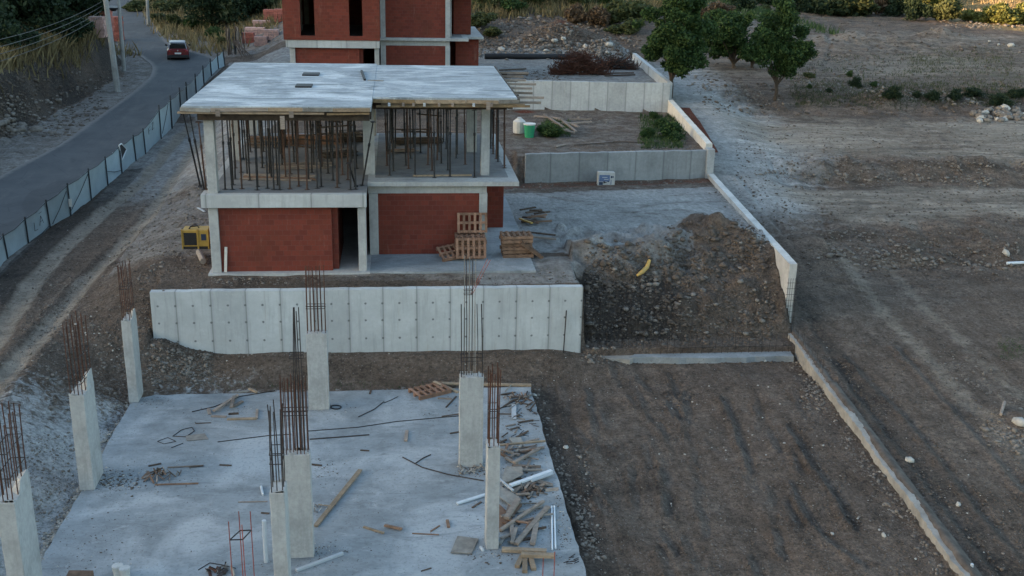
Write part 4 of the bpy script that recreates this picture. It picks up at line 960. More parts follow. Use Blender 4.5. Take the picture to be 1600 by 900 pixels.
# ================================================================== LOOSE TIMBER AND PIPES
used_labels = {}
def stick(u1, v1, u2, v2, w, hgt, mat, name, cat, label, z=0.0, z2=None, group=None, tube=False, f=None, poly=None):
    zz = z if f is None else 0
    if f is None: a = at(u1, v1, z); b = at(u2, v2, z if z2 is None else z2)
    else: a = pG(u1, v1); b = pG(u2, v2)
    if z2 is not None and f is not None: b = Vector((b.x, b.y, b.z+z2)); a.z += z
    off = w if tube else hgt/2+.002
    if f is not None: off += .03
    a.z += off; b.z += off
    mb = MB()
    if tube: mb.tube([a, a.lerp(b,.5), b], w, 8)
    else:
        # slightly bowed and rough sawn bar
        mb.bar(a, b, w, hgt, rnd.uniform(-.05,.05))
    c = (a+b)/2; o = mb.build(name, MAT[mat], None, (c.x, c.y, a.z-off), bevel=0 if tube else .003)
    return tag(o, label, cat, group)
G1 = 'timber offcuts scattered over the foundation slab'
D = [
 (830,603,678,600,.16,.06,'timber2','plank','long tan plank lying along the back edge of the slab',.0,None),
 (678,597,716,614,.12,.045,'timber2','plank','tan plank leaning off the lone pallet towards the tall wide column',.14,.0),
 (776,697,852,690,.07,.05,'timber2','plank','long thin tan batten across the right side of the slab, above the offcut pile',.0,None),
 (803,632,803,655,.16,.02,'pvc','plank','short pale board standing out among twisted scrap at the right of the slab',.03,None),
 (779,702,812,712,.10,.05,'timber','plank','grey plank in the upper left of the offcut pile',.05,None),
 (812,706,850,700,.09,.05,'timber','plank','grey plank lying flat in the upper right of the offcut pile',.02,None),
 (803,724,842,702,.12,.05,'timber','plank','grey board slanting up to the right in the upper offcut pile',.10,None),
 (790,716,808,726,.10,.05,'timber','plank','short grey board crossing under the slanting one in the offcut pile',.06,None),
 (800,728,845,730,.09,.045,'timber','plank','pale batten below the slanting board of the offcut pile',.03,None),
 (780,708,800,720,.09,.05,'palletd','plank','brown board half hidden in the offcut pile beside the narrow column',.02,None),
 (815,736,838,735,.10,.05,'timber','plank','short stub of grey board right of the cement stained sheet',.0,None),
 (778,748,802,768,.06,.05,'pvc','plank','pale batten slanting down to the right from behind the narrow column',.12,None),
 (800,768,848,748,.07,.05,'timber','plank','thin grey batten under the metal channel in the offcut pile',.03,None),
 (820,758,850,770,.05,.03,'timberd','plank','dark splintered lath right of the offcut pile',.01,None),
 (791,812,810,782,.15,.08,'timber','plank','thick weathered beam end in the middle of the offcut pile',.12,None),
 (788,820,812,790,.14,.07,'palletd','plank','reddish brown beam under the thick weathered one',.02,None),
 (782,830,849,785,.09,.07,'timber','plank','long pale beam slanting from the narrow column to the upper right',.06,None),
 (808,818,834,811,.08,.05,'timber','plank','short batten propped under the long pale beam',.0,None),
 (806,852,856,794,.13,.08,'timber','plank','long weathered beam slanting steeply across the offcut pile',.04,None),
 (832,852,838,820,.14,.08,'timber','plank','short weathered beam right of the steep one',.02,None),
 (802,850,799,822,.11,.07,'timber','plank','short pale beam left of the steep one',.02,None),
 (784,861,854,864,.15,.09,'timber2','plank','thick tan beam lying level just below the offcut pile, upper of two',.02,None),
 (814,869,866,871,.15,.09,'timber2','plank','thick tan beam lying level just below the offcut pile, lower of two',.10,None),
 (808,888,816,872,.13,.09,'timber2','plank','stubby tan beam end under the level beams, left of three',.0,None),
 (820,896,820,873,.13,.09,'timber2','plank','stubby tan beam end under the level beams, middle of three',.0,None),
 (834,892,829,874,.13,.09,'timber2','plank','stubby tan beam end under the level beams, right of three',.0,None),
 (493,823,563,735,.13,.04,'timber2','plank','long tan plank slanting right of the broad middle column',.02,.05),
 (497,789,518,791,.05,.02,'timber2','plank','thin tan splinter beside the long slanting plank',.05,None),
 (334,643,372,618,.11,.05,'timber','plank','long grey plank slanting in the scrap heap left of the column comb',.06,None),
 (364,636,379,628,.11,.05,'timber','plank','short grey plank at the right of the left scrap heap',.02,None),
 (361,638,366,620,.10,.05,'timber','plank','upright looking short plank in the left scrap heap',.08,None),
 (389,608,402,614,.08,.05,'timber2','plank','small tan stub at the upper right of the left scrap heap',.03,None),
 (355,656,401,655,.10,.05,'timber2','plank','level tan plank under the left scrap heap',.0,None),
 (401,655,402,641,.08,.05,'timber','plank','short pale block at the right end of the level tan plank',.0,None),
 (330,651,354,652,.10,.04,'timber','plank','grey board left of the level tan plank',.0,None),
 (328,648,326,640,.10,.05,'timber','plank','stub at the left end of the left scrap heap',.0,None),
 (357,648,373,647,.07,.05,'timberd','plank','dark stub between the left scrap heap and the tan plank',.0,None),
 (362,614,388,612,.09,.04,'ply','plank','dark grey board behind the left scrap heap',.0,None),
 (262,731,318,728,.06,.03,'timber','plank','thin grey batten above the brown rag heap',.0,None),
 (242,758,310,756,.06,.03,'palletd','plank','thin brown batten below the brown rag heap',.0,None),
 (232,729,252,725,.06,.03,'timberd','plank','short dark batten at the upper left of the brown rag heap',.0,None),
 (463,893,536,866,.10,.06,'pvc','plank','pale grey batten lying in front of the two middle columns',.0,None),
 (601,822,628,828,.08,.05,'palletd','plank','small brown broken board in the middle of the slab',.03,None),
 (568,824,600,834,.07,.04,'timber2','plank','bright tan offcut in the middle of the slab',.0,None),
 (644,834,686,836,.04,.02,'palletd','plank','thin dark lath in the front middle of the slab',.0,None),
 (701,825,699,814,.08,.05,'palletd','plank','short brown block near the narrow column on its left',.0,None),
 (673,831,687,822,.04,.03,'palletd','plank','small brown sliver right of the thin dark lath',.0,None),
 (634,690,636,674,.10,.05,'timber','plank','short pale block alone in the middle of the slab',.0,None),
 (684,623,706,624,.07,.04,'timber','plank','short pale batten right below the lone pallet',.0,None),
 (697,637,713,620,.05,.03,'timberd','plank','dark lath slanting just left of the tall wide column',.0,None),
 (690,651,720,647,.06,.02,'timberd','plank','dark strip touching the left side of the tall wide column',.0,None),
 (703,678,720,675,.06,.03,'timberd','plank','short dark strip left of the tall wide column, near its base',.0,None),
 (578,616,582,603,.07,.03,'timberd','plank','short dark bar at the back edge right of the wide rear column',.0,None),
 (28*.1875+300,662,330,661,.04,.02,'timberd','plank','thin dark lath at the left of the level tan plank',.0,None),
 (343,727,362,728,.05,.03,'timberd','plank','small dark stick in the open middle left of the slab',.0,None),
 (295,730,318,728,.05,.02,'timberd','plank','small dark stick right of the brown rag heap',.02,None),
 (484,726,503,728,.07,.03,'timberd','plank','short dark batten just right of the broad middle column top',.0,None),
 (563,704,577,705,.05,.03,'timberd','plank','small dark stick between the broad and the tall column',.0,None),
 (738,794,752,785,.06,.03,'timberd','plank','small black strip under the metal channel left of the narrow column',.0,None),
 (658,893,674,888,.04,.02,'timberd','plank','small dark splinter near the front edge of the picture',.0,None),
 (372,785,418,784,.04,.02,'timber','plank','thin grey lath left of the slim column',.0,None),
 (408,802,421,803,.05,.03,'timberd','plank','short dark stub touching the slim column',.0,None),
 (890,815,890,816,.05,.03,'timberd','plank','tiny dark stub at the right slab edge',.0,None),
]
for d in D[:-1]: stick(d[0],d[1],d[2],d[3],d[4],d[5],d[6],d[7],'plank',d[8],d[9],d[10],G1)
for k in range(46):
    u = 780+rnd.random()*72; v_ = 702+rnd.random()*150
    if u > 832+(v_-700)*.22: continue
    a = rnd.choice((rnd.uniform(.1,.6), rnd.uniform(.9,1.4), rnd.uniform(-.3,.1))); l = rnd.uniform(14,42); u2 = min(u+l*math.cos(a), 838+(v_-700)*.25)
    stick(u, v_, u2, v_-l*.6*math.sin(a), rnd.uniform(.035,.10), rnd.uniform(.02,.05), rnd.choice(['timber','timber','ply','timberd','palletd']), 'plank','plank','grey lath lying loose in the tangle of the offcut pile', rnd.uniform(0,.10), rnd.uniform(0,.10), 'loose laths in the offcut pile')
for k in range(34):
    u = 778+rnd.random()*50; v_ = 612+rnd.random()*92
    if u > 822+(v_-604)*.28: continue
    a = rnd.uniform(-.5,1.3); l = rnd.uniform(10,26)
    stick(u, v_, min(u+l*math.cos(a), 826+(v_-604)*.28), v_-l*.6*math.sin(a), rnd.uniform(.03,.07), .03, rnd.choice(['timber','ply','timberd','timberd']), 'plank','plank','small dark lath in the scatter between the back right slab corner and the offcut pile', rnd.uniform(0,.04), rnd.uniform(0,.04), 'small laths behind the offcut pile')
# metal channels and long pipes
stick(714,788,778,768,.10,.05,'pvc','metal_channel','metal channel','pale metal channel reaching left from behind the narrow column',.02,None,None)
stick(797,760,862,737,.13,.06,'pvc','metal_channel','metal channel','wide pale metal channel lying across the offcut pile',.12,None,None)
stick(830,753,864,741,.07,.05,'pvc','metal_channel','metal channel','narrow pale metal channel beside the wide one',.10,None,None)
stick(863,860,862,792,.024,0,'pvc','pipe','pipe','grey pipe lying lengthwise near the right slab edge, left of the pair',.0,None,None,True)
stick(868,858,866,792,.024,0,'pvc','pipe','pipe','grey pipe lying lengthwise near the right slab edge, right of the pair',.0,None,None,True)
o = tag((lambda m_: m_.build('pipe', MAT['pvc'], None, (-3.4,20,0)))(MB().tube([at(416,878,0), at(416,878,0)+Vector((-.0,.02,1.18))], .055, 10)), 'white plastic pipe standing upright left of the slim column', 'pipe')
stick(411,775,408,762,.035,0,'pvc','pipe','pipe','short white pipe offcut lying left of the slim column',.0,None,None,True)
stick(755,862,751,857,.04,0,'pvc','pipe','pipe','tiny white pipe offcut at the foot of the narrow column',.0,None,None,True)
# thin rods, cables and hose lying on the slab
def rod(pts, r, mat, name, cat, label, z=0.0, group=None):
    mb = MB(); P_ = [at(u, v, z)+Vector((0,0,r)) for u, v in pts]
    Q = []
    for i in range(len(P_)-1):
        for k in range(4): Q.append(P_[i].lerp(P_[i+1], k/4))
    Q.append(P_[-1]); mb.tube(Q, r, 5); o = mb.build(name, MAT[mat], None, (Q[0].x, Q[0].y, z)); return tag(o, label, cat, group)
GR = 'thin steel rods lying on the foundation slab'
rod([(340,691),(380,686),(420,681),(455,679)], .014,'rebard','steel_rod','rod','thin dark rod left of the column comb',0,GR)
rod([(482,674),(560,668),(620,659),(720,650)], .014,'rebard','steel_rod','rod','long thin rod running from the column comb to the tall wide column',0,GR)
rod([(484,687),(540,683),(577,680)], .020,'rebard','steel_rod','rod','thicker dark rod right below the long thin one',0,GR)
rod([(629,715),(660,731),(700,742),(756,752)], .018,'rebard','steel_rod','rod','curved dark rod in front of the tall wide column',0,GR)
rod([(650,724),(662,716),(673,711)], .018,'rebard','steel_rod','rod','short bent rod above the curved one',0,GR)
rod([(300,644),(335,636),(375,620),(430,611)], .016,'rebard','steel_rod','rod','thin rod passing behind the left scrap heap',0,GR)
rod([(560,652),(585,640),(600,628)], .016,'rebard','steel_rod','rod','thin rod near the back edge right of the wide rear column',0,GR)
rod([(600,630),(612,625),(622,620)], .012,'rebard','steel_rod','rod','short thin rod left of the lone pallet',0,GR)
rod([(776,640),(800,633),(820,627),(824,612)], .02,'rebard','steel_rod','rod','bent dark rod reaching the back right slab corner',0,GR)
for i in range(26):
    u = rnd.uniform(776,835); v_ = rnd.uniform(612,690); a = rnd.uniform(-1,1); l = rnd.uniform(6,18)
    rod([(u,v_),(u+l*.5*math.cos(a)+rnd.uniform(-2,2),v_-l*.5*math.sin(a)*.8),(u+l*math.cos(a),v_-l*math.sin(a)*.8)], .010,'rebard','wire_offcut','wire','twisted dark wire offcut in the scatter behind the offcut pile',0,'wire offcuts behind the offcut pile')
for i in range(9):
    u = rnd.uniform(880,900); v_ = rnd.uniform(868,884); a = rnd.uniform(.1,.9); l = rnd.uniform(10,20)
    rod([(u,v_),(u+l*.7*math.cos(a),v_-l*.4*math.sin(a))], .010,'rebard','wire_offcut','wire','dark wire offcut near the lower right slab corner',0,'wire offcuts at the lower right slab corner')
def ringpts(u, v, ru, rv): return [(u+ru*math.cos(k*math.pi/8), v+rv*math.sin(k*math.pi/8)) for k in range(17)]
rod(ringpts(525,637,8,3), .022,'black','hose_coil','hose','black ring of hose beside the wide rear column')
rod([(284,672),(300,668),(304,674),(290,683),(270,682),(284,672)], .012,'rebard','stirrup','stirrup','dark square stirrup lying left of the slab middle')
rod([(246,690),(262,684),(275,690),(256,694),(246,690)], .010,'rebard','stirrup','stirrup','thin stirrup lying left of the square one')
rod([(268,700),(286,693)], .012,'rebard','stirrup','stirrup','short straight bar below the square stirrup')
rod([(310,891),(328,880),(352,884),(352,898)], .012,'rebard','stirrup','stirrup','curved wire by the foot of the red starter bars')
# sheets
def sheet(uvs, label, mat='ply', z=.03, name='plywood_sheet', cat='sheet', th=.02):
    P_ = [at(u, v, z) for u, v in uvs]; mb = MB(); n = len(P_)
    zz = [rnd.uniform(0,.05) for _ in P_]
    mb.add([(p.x,p.y,z-th+q_) for p, q_ in zip(P_, zz)]+[(p.x,p.y,z+q_) for p, q_ in zip(P_, zz)], [tuple(range(n))[::-1], tuple(range(n,2*n))]+[(i,(i+1)%n,(i+1)%n+n,i+n) for i in range(n)])
    o = mb.build(name, MAT[mat], None, (P_[0].x, P_[0].y, 0)); return tag(o, label, cat)
sheet([(704,864),(737,866),(748,843),(715,839)], 'square cement stained plywood sheet left of the narrow column')
sheet([(783,755),(790,730),(815,731),(818,741),(795,754)], 'grey sheet at the top of the offcut pile', z=.12)
sheet([(778,757),(812,778),(800,792),(778,776)], 'large cement caked sheet slanting in the offcut pile', z=.10)
sheet([(780,788),(793,800),(786,832),(779,825)], 'reddish stained sheet under the beams of the offcut pile', 'palletd', z=.02)
sheet([(795,685),(813,684),(818,691),(800,693)], 'small dark board above the tan batten', 'ply')
sheet([(290,681),(320,678),(326,686),(292,689)], 'flat grey scrap board left of the slab middle', 'ply', z=.012, th=.01)
sheet([(102,905),(108,893),(146,893),(140,905)], 'brown crate lid at the bottom edge of the picture', 'palletd', z=.25, th=.24, name='crate')
for i, (u, v, l) in enumerate(((185,892,'pale cement bucket lying at the bottom edge, left'),(196,896,'pale cement bucket at the bottom edge, right'))):
    p = at(u, v+6, 0); mb = MB(); mb.tube([(p.x,p.y,0),(p.x,p.y,.26)], [.11,.14], 12); mb.tube([(p.x,p.y,.262),(p.x,p.y,.27)], [.12,.12], 12, True); o = mb.build('bucket', MAT['wallb'], None, (p.x,p.y,0)); tag(o, l, 'bucket')
# brown rag heap and other small heaps made of crumpled shards
def shards(name, label, cat, u, v, z, n, rad, mats, size=.12, hgt=.15, f=None):
    c = at(u, v, z) if f is None else pG(u, v); t = empty(name, c, label, cat)
    for k in range(min(n, 40)):
        a = rnd.uniform(0,6.3); d = rad*math.sqrt(rnd.random()); x = c.x+d*math.cos(a); y = c.y+d*math.sin(a)*.7; zz = c.z+hgt*(1-d/rad)*rnd.random()+.02
        b = rnd.uniform(0,3.14); s_ = size*rnd.uniform(.4,1.3); m_ = MB()
        m_.bar((x-s_*math.cos(b), y-s_*math.sin(b), zz), (x+s_*math.cos(b), y+s_*math.sin(b), zz+rnd.uniform(-.0,.10)), s_*rnd.uniform(.2,.6), .02, rnd.uniform(-.8,.8)); m_.build('scrap_piece', MAT[rnd.choice(mats)], t)
    return t
shards('scrap_heap','crumpled heap of brown rags and scrap on the left of the slab','scrap',250,745,0,26,.42,['palletd','timber','timberd'],.14,.18)
shards('scrap_heap','small heap of dark scrap beside the brown rag heap','scrap',272,742,0,8,.2,['timberd','ply'],.10,.08)
shards('scrap_heap','broken grey crust by the foot of the tall wide column','scrap',738,736,0,22,.45,['ply','lowwall','rock'],.10,.12)
shards('scrap_heap','pale crumbs and chips left of the long slanting plank','scrap',500,795,0,16,.3,['conc','rock'],.05,.05)
shards('scrap_heap','splintered heap of grey laths right of the metal channels','scrap',835,765,0,22,.6,['timber','ply','timberd'],.2,.12)
shards('scrap_heap','brown leaves and scraps near the back right slab corner','scrap',810,622,0,24,.5,['timberd','timber','palletd'],.07,.05)
shards('scrap_heap','orange starter bars bottom left, heaped metal scrap around them','scrap',345,893,0,20,.4,['rebar','rebard','ply'],.14,.12)
shards('scrap_heap','dark cloth lump on the cement splattered ground left of the slab','scrap',50,750,-.1,8,.18,['black','timberd'],.10,.10)
shards('scrap_heap','tiny scrap of reddish metal on the rear footing strip','scrap',1055,560,.1,8,.2,['rebar','rebar','timberd'],.08,.05)

# ================================================================== ROADSIDE FENCE
ft = empty('fence', (-15, 50, 2), 'long sagging site fence of grey blue sheeting on dark posts along the road', 'fence')
tops = [(-62,432),(-30,402),(3,373),(38,342),(70,315),(105,289),(138,266),(164,247),(186,228),(207,213),(223,203),(249,171),(267,156),(281,143),(291,134),(305,121),(317,108),(328,97),(339,88),(347,80)]
bots = [(-52,478),(-20,440),(13,404),(45,380),(79,356),(111,337),(143,313),(169,290),(191,271),(213,251),(228,241),(252,217),(269,201),(283,180),(293,166),(307,148),(319,133),(331,120),(342,109),(352,103)]
posts = []
for (tu, tv), (bu, bv) in zip(tops, bots):
    b = pG(bu, bv); t_ = aty(tu, tv, b.y); hgt = min(max(t_.z-b.z, 1.0), 2.4); tx = t_.x
    posts.append((b, Vector((b.x+(tx-b.x)*.6, b.y, b.z+hgt))))
# every post leans a little its own way; panels of sheeting between
for i, (b, t_) in enumerate(posts):
    mb = MB(); mb.tube([b-Vector((0,0,.4)), b.lerp(t_,.5), t_+Vector((0,0,.10 if i < 11 else .28))], .035 if i < 12 else .045, 6); mb.build('post', MAT['post'], ft)
for i in range(len(posts)-1):
    (b0, t0), (b1, t1) = posts[i], posts[i+1]
    nx, nz = 10, 6; vs = []; fs = []
    for k in range(nx+1):
        s = k/nx; sag = .10*math.sin(math.pi*s)*rnd.uniform(.7,1.2)
        for j in range(nz+1):
            q_ = j/nz; p = b0.lerp(b1, s).lerp(t0.lerp(t1, s)-Vector((0,0,sag)), q_)
            p = p+Vector((-.05-.05*math.sin(math.pi*s)*math.sin(math.pi*q_)+rnd.uniform(-.014,.014), 0, -.02)); vs.append(p)
    n = len(vs); vs += [Vector((p.x-.006, p.y, p.z)) for p in vs]
    for k in range(nx):
        for j in range(nz):
            a = k*(nz+1)+j; fs.append((a, a+nz+1, a+nz+2, a+1)); fs.append((a+n, a+1+n, a+nz+2+n, a+nz+1+n))
    mb = MB(); mb.add(vs, fs); mb.build('sheeting', MAT['fence'], ft, smooth=True)
    if i < 15: mb = MB(); mb.tube([t0-Vector((0,0,.02)), t0.lerp(t1,.5)-Vector((0,0,.10)), t1-Vector((0,0,.02))], .02, 5); mb.build('top_rail', MAT['post'], ft)
for (i, s0, q0, s1, q1) in ((3,.95,.1,.05,.0),(4,.1,.1,.9,.85),(5,.0,.15,.95,.9),(7,.05,.5,.9,.15),(11,.1,.15,.75,.95)):
    (b0, t0), (b1, t1) = posts[i], posts[i+1]
    g = lambda s, q_: b0.lerp(b1, s).lerp(t0.lerp(t1, s), q_)+Vector((.02,0,0))
    mb = MB(); mb.tube([g(s0,q0), g((s0+s1)/2,(q0+q1)/2-.04), g(s1,q1)], .018, 5); mb.build('stay', MAT['post'], ft)
# diamond shaped torn frame on the fence
(b0, t0), (b1, t1) = posts[8], posts[9]
g = lambda u, v: aty(u, v, (posts[8][0].y*(207-u)+posts[9][0].y*(u-186))/21)+Vector((.05,0,0))
dm = [g(184.5,227), g(188,224.5), g(196.5,233), g(189,250)]
mb = MB()
for a, b in zip(dm, dm[1:]+dm[:1]): mb.tube([a, b], .035, 5)
mb.build('diamond_frame', MAT['pvc'], ft); mb = MB(); mb.add([p+Vector((-.01,0,0)) for p in dm]+[p+Vector((-.03,0,0)) for p in dm], [(0,1,2,3),(7,6,5,4),(0,4,5,1),(1,5,6,2),(2,6,7,3),(3,7,4,0)]); mb.build('torn_gap', MAT['black'], ft)
# painted marks on two sheets
def marks(i, strokes, label):
    (b0, t0), (b1, t1) = posts[i], posts[i+1]; mb = MB()
    for st in strokes:
        Q = [b0.lerp(b1, s).lerp(t0.lerp(t1, s), q_)+Vector((-.012,0,-.03)) for s, q_ in st]; mb.tube(Q, .012, 4)
    mb.build('painted_letters', MAT['post'], ft)
marks(3, [[(.36,.62),(.34,.30),(.48,.28)],[(.58,.36),(.68,.68),(.76,.36)],[(.62,.48),(.73,.48)],[(.62,.80),(.74,.80)]], 'LA')
marks(10, [[(.30,.82),(.30,.60)],[(.30,.82),(.42,.83)],[(.30,.71),(.40,.71)],[(.50,.84),(.60,.86),(.50,.62),(.62,.63)]], 'FZ')
p = aty(110,316,posts[5][0].y-.1); mb = MB(); mb.box(p.x-.07,p.x+.07,p.y-.05,p.y,p.z-.2,p.z+.16); o = mb.build('white_tag', MAT['white'], ft)
shards('pole_bundle','dark bundle of poles and laths propped up at the far end of the fence','pole bundle',368,85,0,1,.2,['timberd'],.1,.1,f=1)
pbn = kids(bpy.data.objects['pole_bundle'])[0].parent; c = pbn.location.copy()
for k in range(26):
    x = c.x+rnd.uniform(-.8,.9); y = c.y+rnd.uniform(-.5,.5); mb = MB(); mb.tube([(x,y,c.z-.05),(x+rnd.uniform(-.3,.1)-.1*(x-c.x),y+.2,c.z+rnd.uniform(1.4,2.7))], .035, 5); mb.build('lath', MAT[rnd.choice(['timberd','timberd','timber','post'])], pbn)
for k in range(7):
    x = c.x+rnd.uniform(-.2,.3); mb = MB(); mb.tube([(x,c.y-.2,c.z+1.2),(x+rnd.uniform(.5,1.7),c.y-2.2+rnd.uniform(-.4,.4),c.z+.05)], .04, 5); mb.build('lath', MAT['timberd'], pbn)

# ================================================================== YELLOW MACHINE, CARTON, BINS
c = pG(306, 389); ym = empty('generator', (c.x, c.y, c.z), 'boxy yellow generator with a black grille standing beside the nearer house', 'generator', rz=R(0))
def YB(name, mat, *b, bev=.0): mb = MB(); mb.box(c.x+b[0], c.x+b[1], c.y+b[2], c.y+b[3], c.z+b[4], c.z+b[5]); return mb.build(name, MAT[mat], ym, bevel=bev)
YB('body','yellow',-.50,.52,0,.70,.10,.78,bev=.02); YB('grille','black',-.44,.06,-.012,.0,.16,.68); YB('grille','navy',.24,.44,-.012,0,.36,.62)
YB('skid','black',-.5,.52,0,.08,.0,.10); YB('skid','black',-.5,.52,.62,.70,.0,.10); YB('frame_post','yellow',-.53,-.48,-.03,.03,.0,.82); YB('frame_post','yellow',.08,.14,-.03,.03,.0,.82); YB('frame_post','yellow',.49,.54,-.03,.03,.0,.82)
mb = MB(); mb.tube([(c.x-.25,c.y+.2,c.z+.78),(c.x-.2,c.y+.3,c.z+.86),(c.x+.05,c.y+.42,c.z+.86),(c.x+.12,c.y+.35,c.z+.78)], .03, 6); mb.build('handle', MAT['black'], ym)
c = pG(948, 289); a = aty(934, 285, c.y); b = aty(961, 271, c.y)
ct = empty('carton', (c.x, c.y, c.z), 'white and blue printed carton standing against the grey stained wall', 'box')
x0, x1 = a.x, b.x; z0_, z1_ = c.z-.02, b.z+.05; y0_ = c.y
mb = MB(); mb.hexa([(x0,y0_,z0_),(x1,y0_-.03,z0_),(x1,y0_+.36,z0_),(x0,y0_+.36,z0_)],[(x0+.03,y0_+.06,z1_),(x1+.01,y0_+.04,z1_-.02),(x1+.01,y0_+.42,z1_-.02),(x0+.03,y0_+.42,z1_)]); mb.build('box_body', MAT['white'], ct)
def face(name, mat, s0, s1, q0, q1, d=.006):
    def P_(s, q_): return Vector((x0+(x1-x0)*s+.03*q_*(1-s)+.01*q_*s, y0_-.03*s+(.06+(.04+.03-.06)*s)*q_-d, z0_+(z1_-z0_-.02*s)*q_))
    mb = MB(); A = [P_(s0,q0),P_(s1,q0),P_(s1,q1),P_(s0,q1)]; mb.add(A+[p+Vector((0,.004,0)) for p in A], [(0,1,2,3),(7,6,5,4),(0,4,5,1),(1,5,6,2),(2,6,7,3),(3,7,4,0)]); mb.build(name, MAT[mat], ct)
face('print_panel','blue',.07,.70,.30,.80); face('print_panel','navy',.07,.30,.03,.26); face('print_mark','navy',.75,.83,.56,.74,.008); face('print_mark','navy',.85,.92,.58,.74,.008)
face('print_mark','black',.33,.40,.16,.34,.011); face('print_mark','black',.40,.52,.20,.27,.011); face('print_mark','navy',.56,.66,.26,.34,.011); face('print_mark','white',.24,.55,.60,.64,.011); face('print_mark','white',.36,.62,.44,.49,.011); face('print_mark','blue',.76,.80,.05,.45,.008)
c = pG(827, 214); t = empty('waste_bin', c, 'green plastic bin among weeds behind the nearer house', 'bin')
mb = MB(); mb.tube([(c.x,c.y,c.z),(c.x,c.y,c.z+.75)], [.26,.33], 12); mb.build('drum', MAT['green'], t); mb = MB(); mb.tube([(c.x,c.y,c.z+.73),(c.x,c.y,c.z+.80)], [.35,.35], 12); mb.build('rim', MAT['white'], t)
c = pG(811, 208); t = empty('plastic_tank', c, 'dirty white plastic tank beside the green bin', 'tank')
mb = MB(); mb.tube([(c.x,c.y,c.z),(c.x,c.y,c.z+.05),(c.x,c.y,c.z+.7),(c.x,c.y,c.z+.85)], [.30,.36,.36,.16], 12); mb.build('drum', MAT['white'], t, smooth=False); mb = MB(); mb.tube([(c.x,c.y,c.z+.85),(c.x,c.y,c.z+.92)], [.12,.12], 10); mb.build('lid', MAT['white'], t)
# planks in the weedy lot
GL = 'grey planks dumped in the weedy lot'
LP = [(860,185,905,203),(862,196,902,198),(850,184,888,206),(884,196,924,194),(874,188,900,210),(866,205,898,212),(835,184,880,190),(890,190,925,190)]
for k, q_ in enumerate(LP): stick(*q_, .14, .08, 'timber', 'plank', 'plank', 'weathered grey plank in the dumped pile at the foot of the panelled wall', .05+.04*(k % 3), .1, GL, f=1)
stick(868,231,885,227,.12,.06,'timber','plank','plank','lone short plank near the front edge of the weedy lot',0,0,None,f=1)
stick(958,223,1030,224,.06,.05,'timberd','plank','plank','long thin batten lying along the front edge of the weedy lot',0,0,None,f=1)
stick(897,228,960,224,.05,.04,'timberd','plank','plank','dark lath continuing the long batten to the left',0,0,None,f=1)
# dark plank heap beside the nearer house
GH = 'dark planks heaped by the brick side wall'
for k in range(14):
    u = rnd.uniform(812,840); v_ = rnd.uniform(334,350); stick(u, v_, u+rnd.uniform(12,26), v_+rnd.uniform(-5,5), .12, .06, rnd.choice(['timberd','palletd','timberd']), 'plank','plank','dark plank in the heap beside the brick side wall of the nearer house', .04*k/2, .04*k/2+.02, GH, f=1)
stick(812,347,831,354,.12,.06,'hose','plank','plank','bright yellow ochre board at the front of the dark plank heap',.1,.1,None,f=1)
stick(826,369,868,373,.10,.06,'timberd','plank','plank','dark long board sticking out behind the untidy pallet stack, upper',.12,.1,None,f=1)
stick(826,376,869,379,.12,.07,'timber','plank','plank','grey long board sticking out behind the untidy pallet stack, lower',.12,.08,None,f=1)
# board leaning on the brick wall, wood lying near the left corner, plank and hose in the pit
a = at(357,416,2.97); b = aty(353,386,39.585); a.y = min(a.y, 39.5)
mb = MB(); mb.bar((a.x,a.y,2.97),(b.x,b.y,b.z),.10,.04); o = mb.build('plank', MAT['cream'], None, (a.x,a.y,2.97)); tag(o, 'short pale board leaning against the red brick wall of the nearer house', 'plank')
stick(309,327,320,333,.08,.04,'pvc','plank','plank','white strip lying on the dirt left of the nearer house',.02,.02,None,f=1)
stick(311,401,318,415,.12,.08,'timber','log','log','curved pale branch lying on the dirt at the front left corner of the nearer house',.04,.02,None,True,f=1)
a = aty(1177,455,40.2); b = aty(1197,533,38.35)
mb = MB(); mb.bar(a, b, .13, .05); o = mb.build('plank', MAT['timber'], None, b); tag(o, 'long plank leaning against the earth face in the rubble pit', 'plank')
a = pG(881,541); b = aty(885,485,37.25); mb = MB(); mb.tube([(a.x,37.1,a.z),(b.x,37.24,b.z)], .022, 6); o = mb.build('steel_rod', MAT['rebard'], None, (a.x,37.1,a.z)); tag(o, 'dark rod leaning against the right end of the pale retaining wall', 'rod')
Q = [pG(u, v)+Vector((0,-.05,.10)) for u, v in ((995,430),(1003,428),(1010,422),(1014,413))]
mb = MB(); mb.tube(Q, [.05,.09,.09,.07], 8); o = mb.build('hose', MAT['hose'], None, Q[0]); tag(o, 'bent yellow hose piece lying on the rubble heap', 'hose')
for u, v, l in ((1013,543,'red cloth scrap behind the strip footing, left'),(1068,541,'red cloth scrap behind the strip footing, right')):
    c = at(u, v, .30); mb = MB(); vs = [(c.x+rnd.uniform(-.06,.06)+dx_*.26, c.y+.02+dy_*.10, .30+rnd.uniform(0,.12)) for dx_ in (-1,-.4,.3,1) for dy_ in (-1,0,1)]
    fs = [(i*3+j, i*3+j+3, i*3+j+4, i*3+j+1) for i in range(3) for j in range(2)]; n = len(vs); vs += [(x,y,z-.02) for x,y,z in vs]; fs += [tuple(i+n for i in f[::-1]) for f in fs]
    mb.add(vs, fs); o = mb.build('cloth', MAT['red'], None, c); tag(o, l, 'cloth')
# long black pipe on the far lot
a = pG(757,92); b = pG(897,93); mb = MB(); N_ = 8; mb.tube([a.lerp(b,k/N_)+Vector((0,0,.22+.02*math.sin(k))) for k in range(N_+1)], .24, 12); o = mb.build('pipe', MAT['black'], None, a); tag(o, 'long black pipe lying along the back of the far lot', 'pipe')
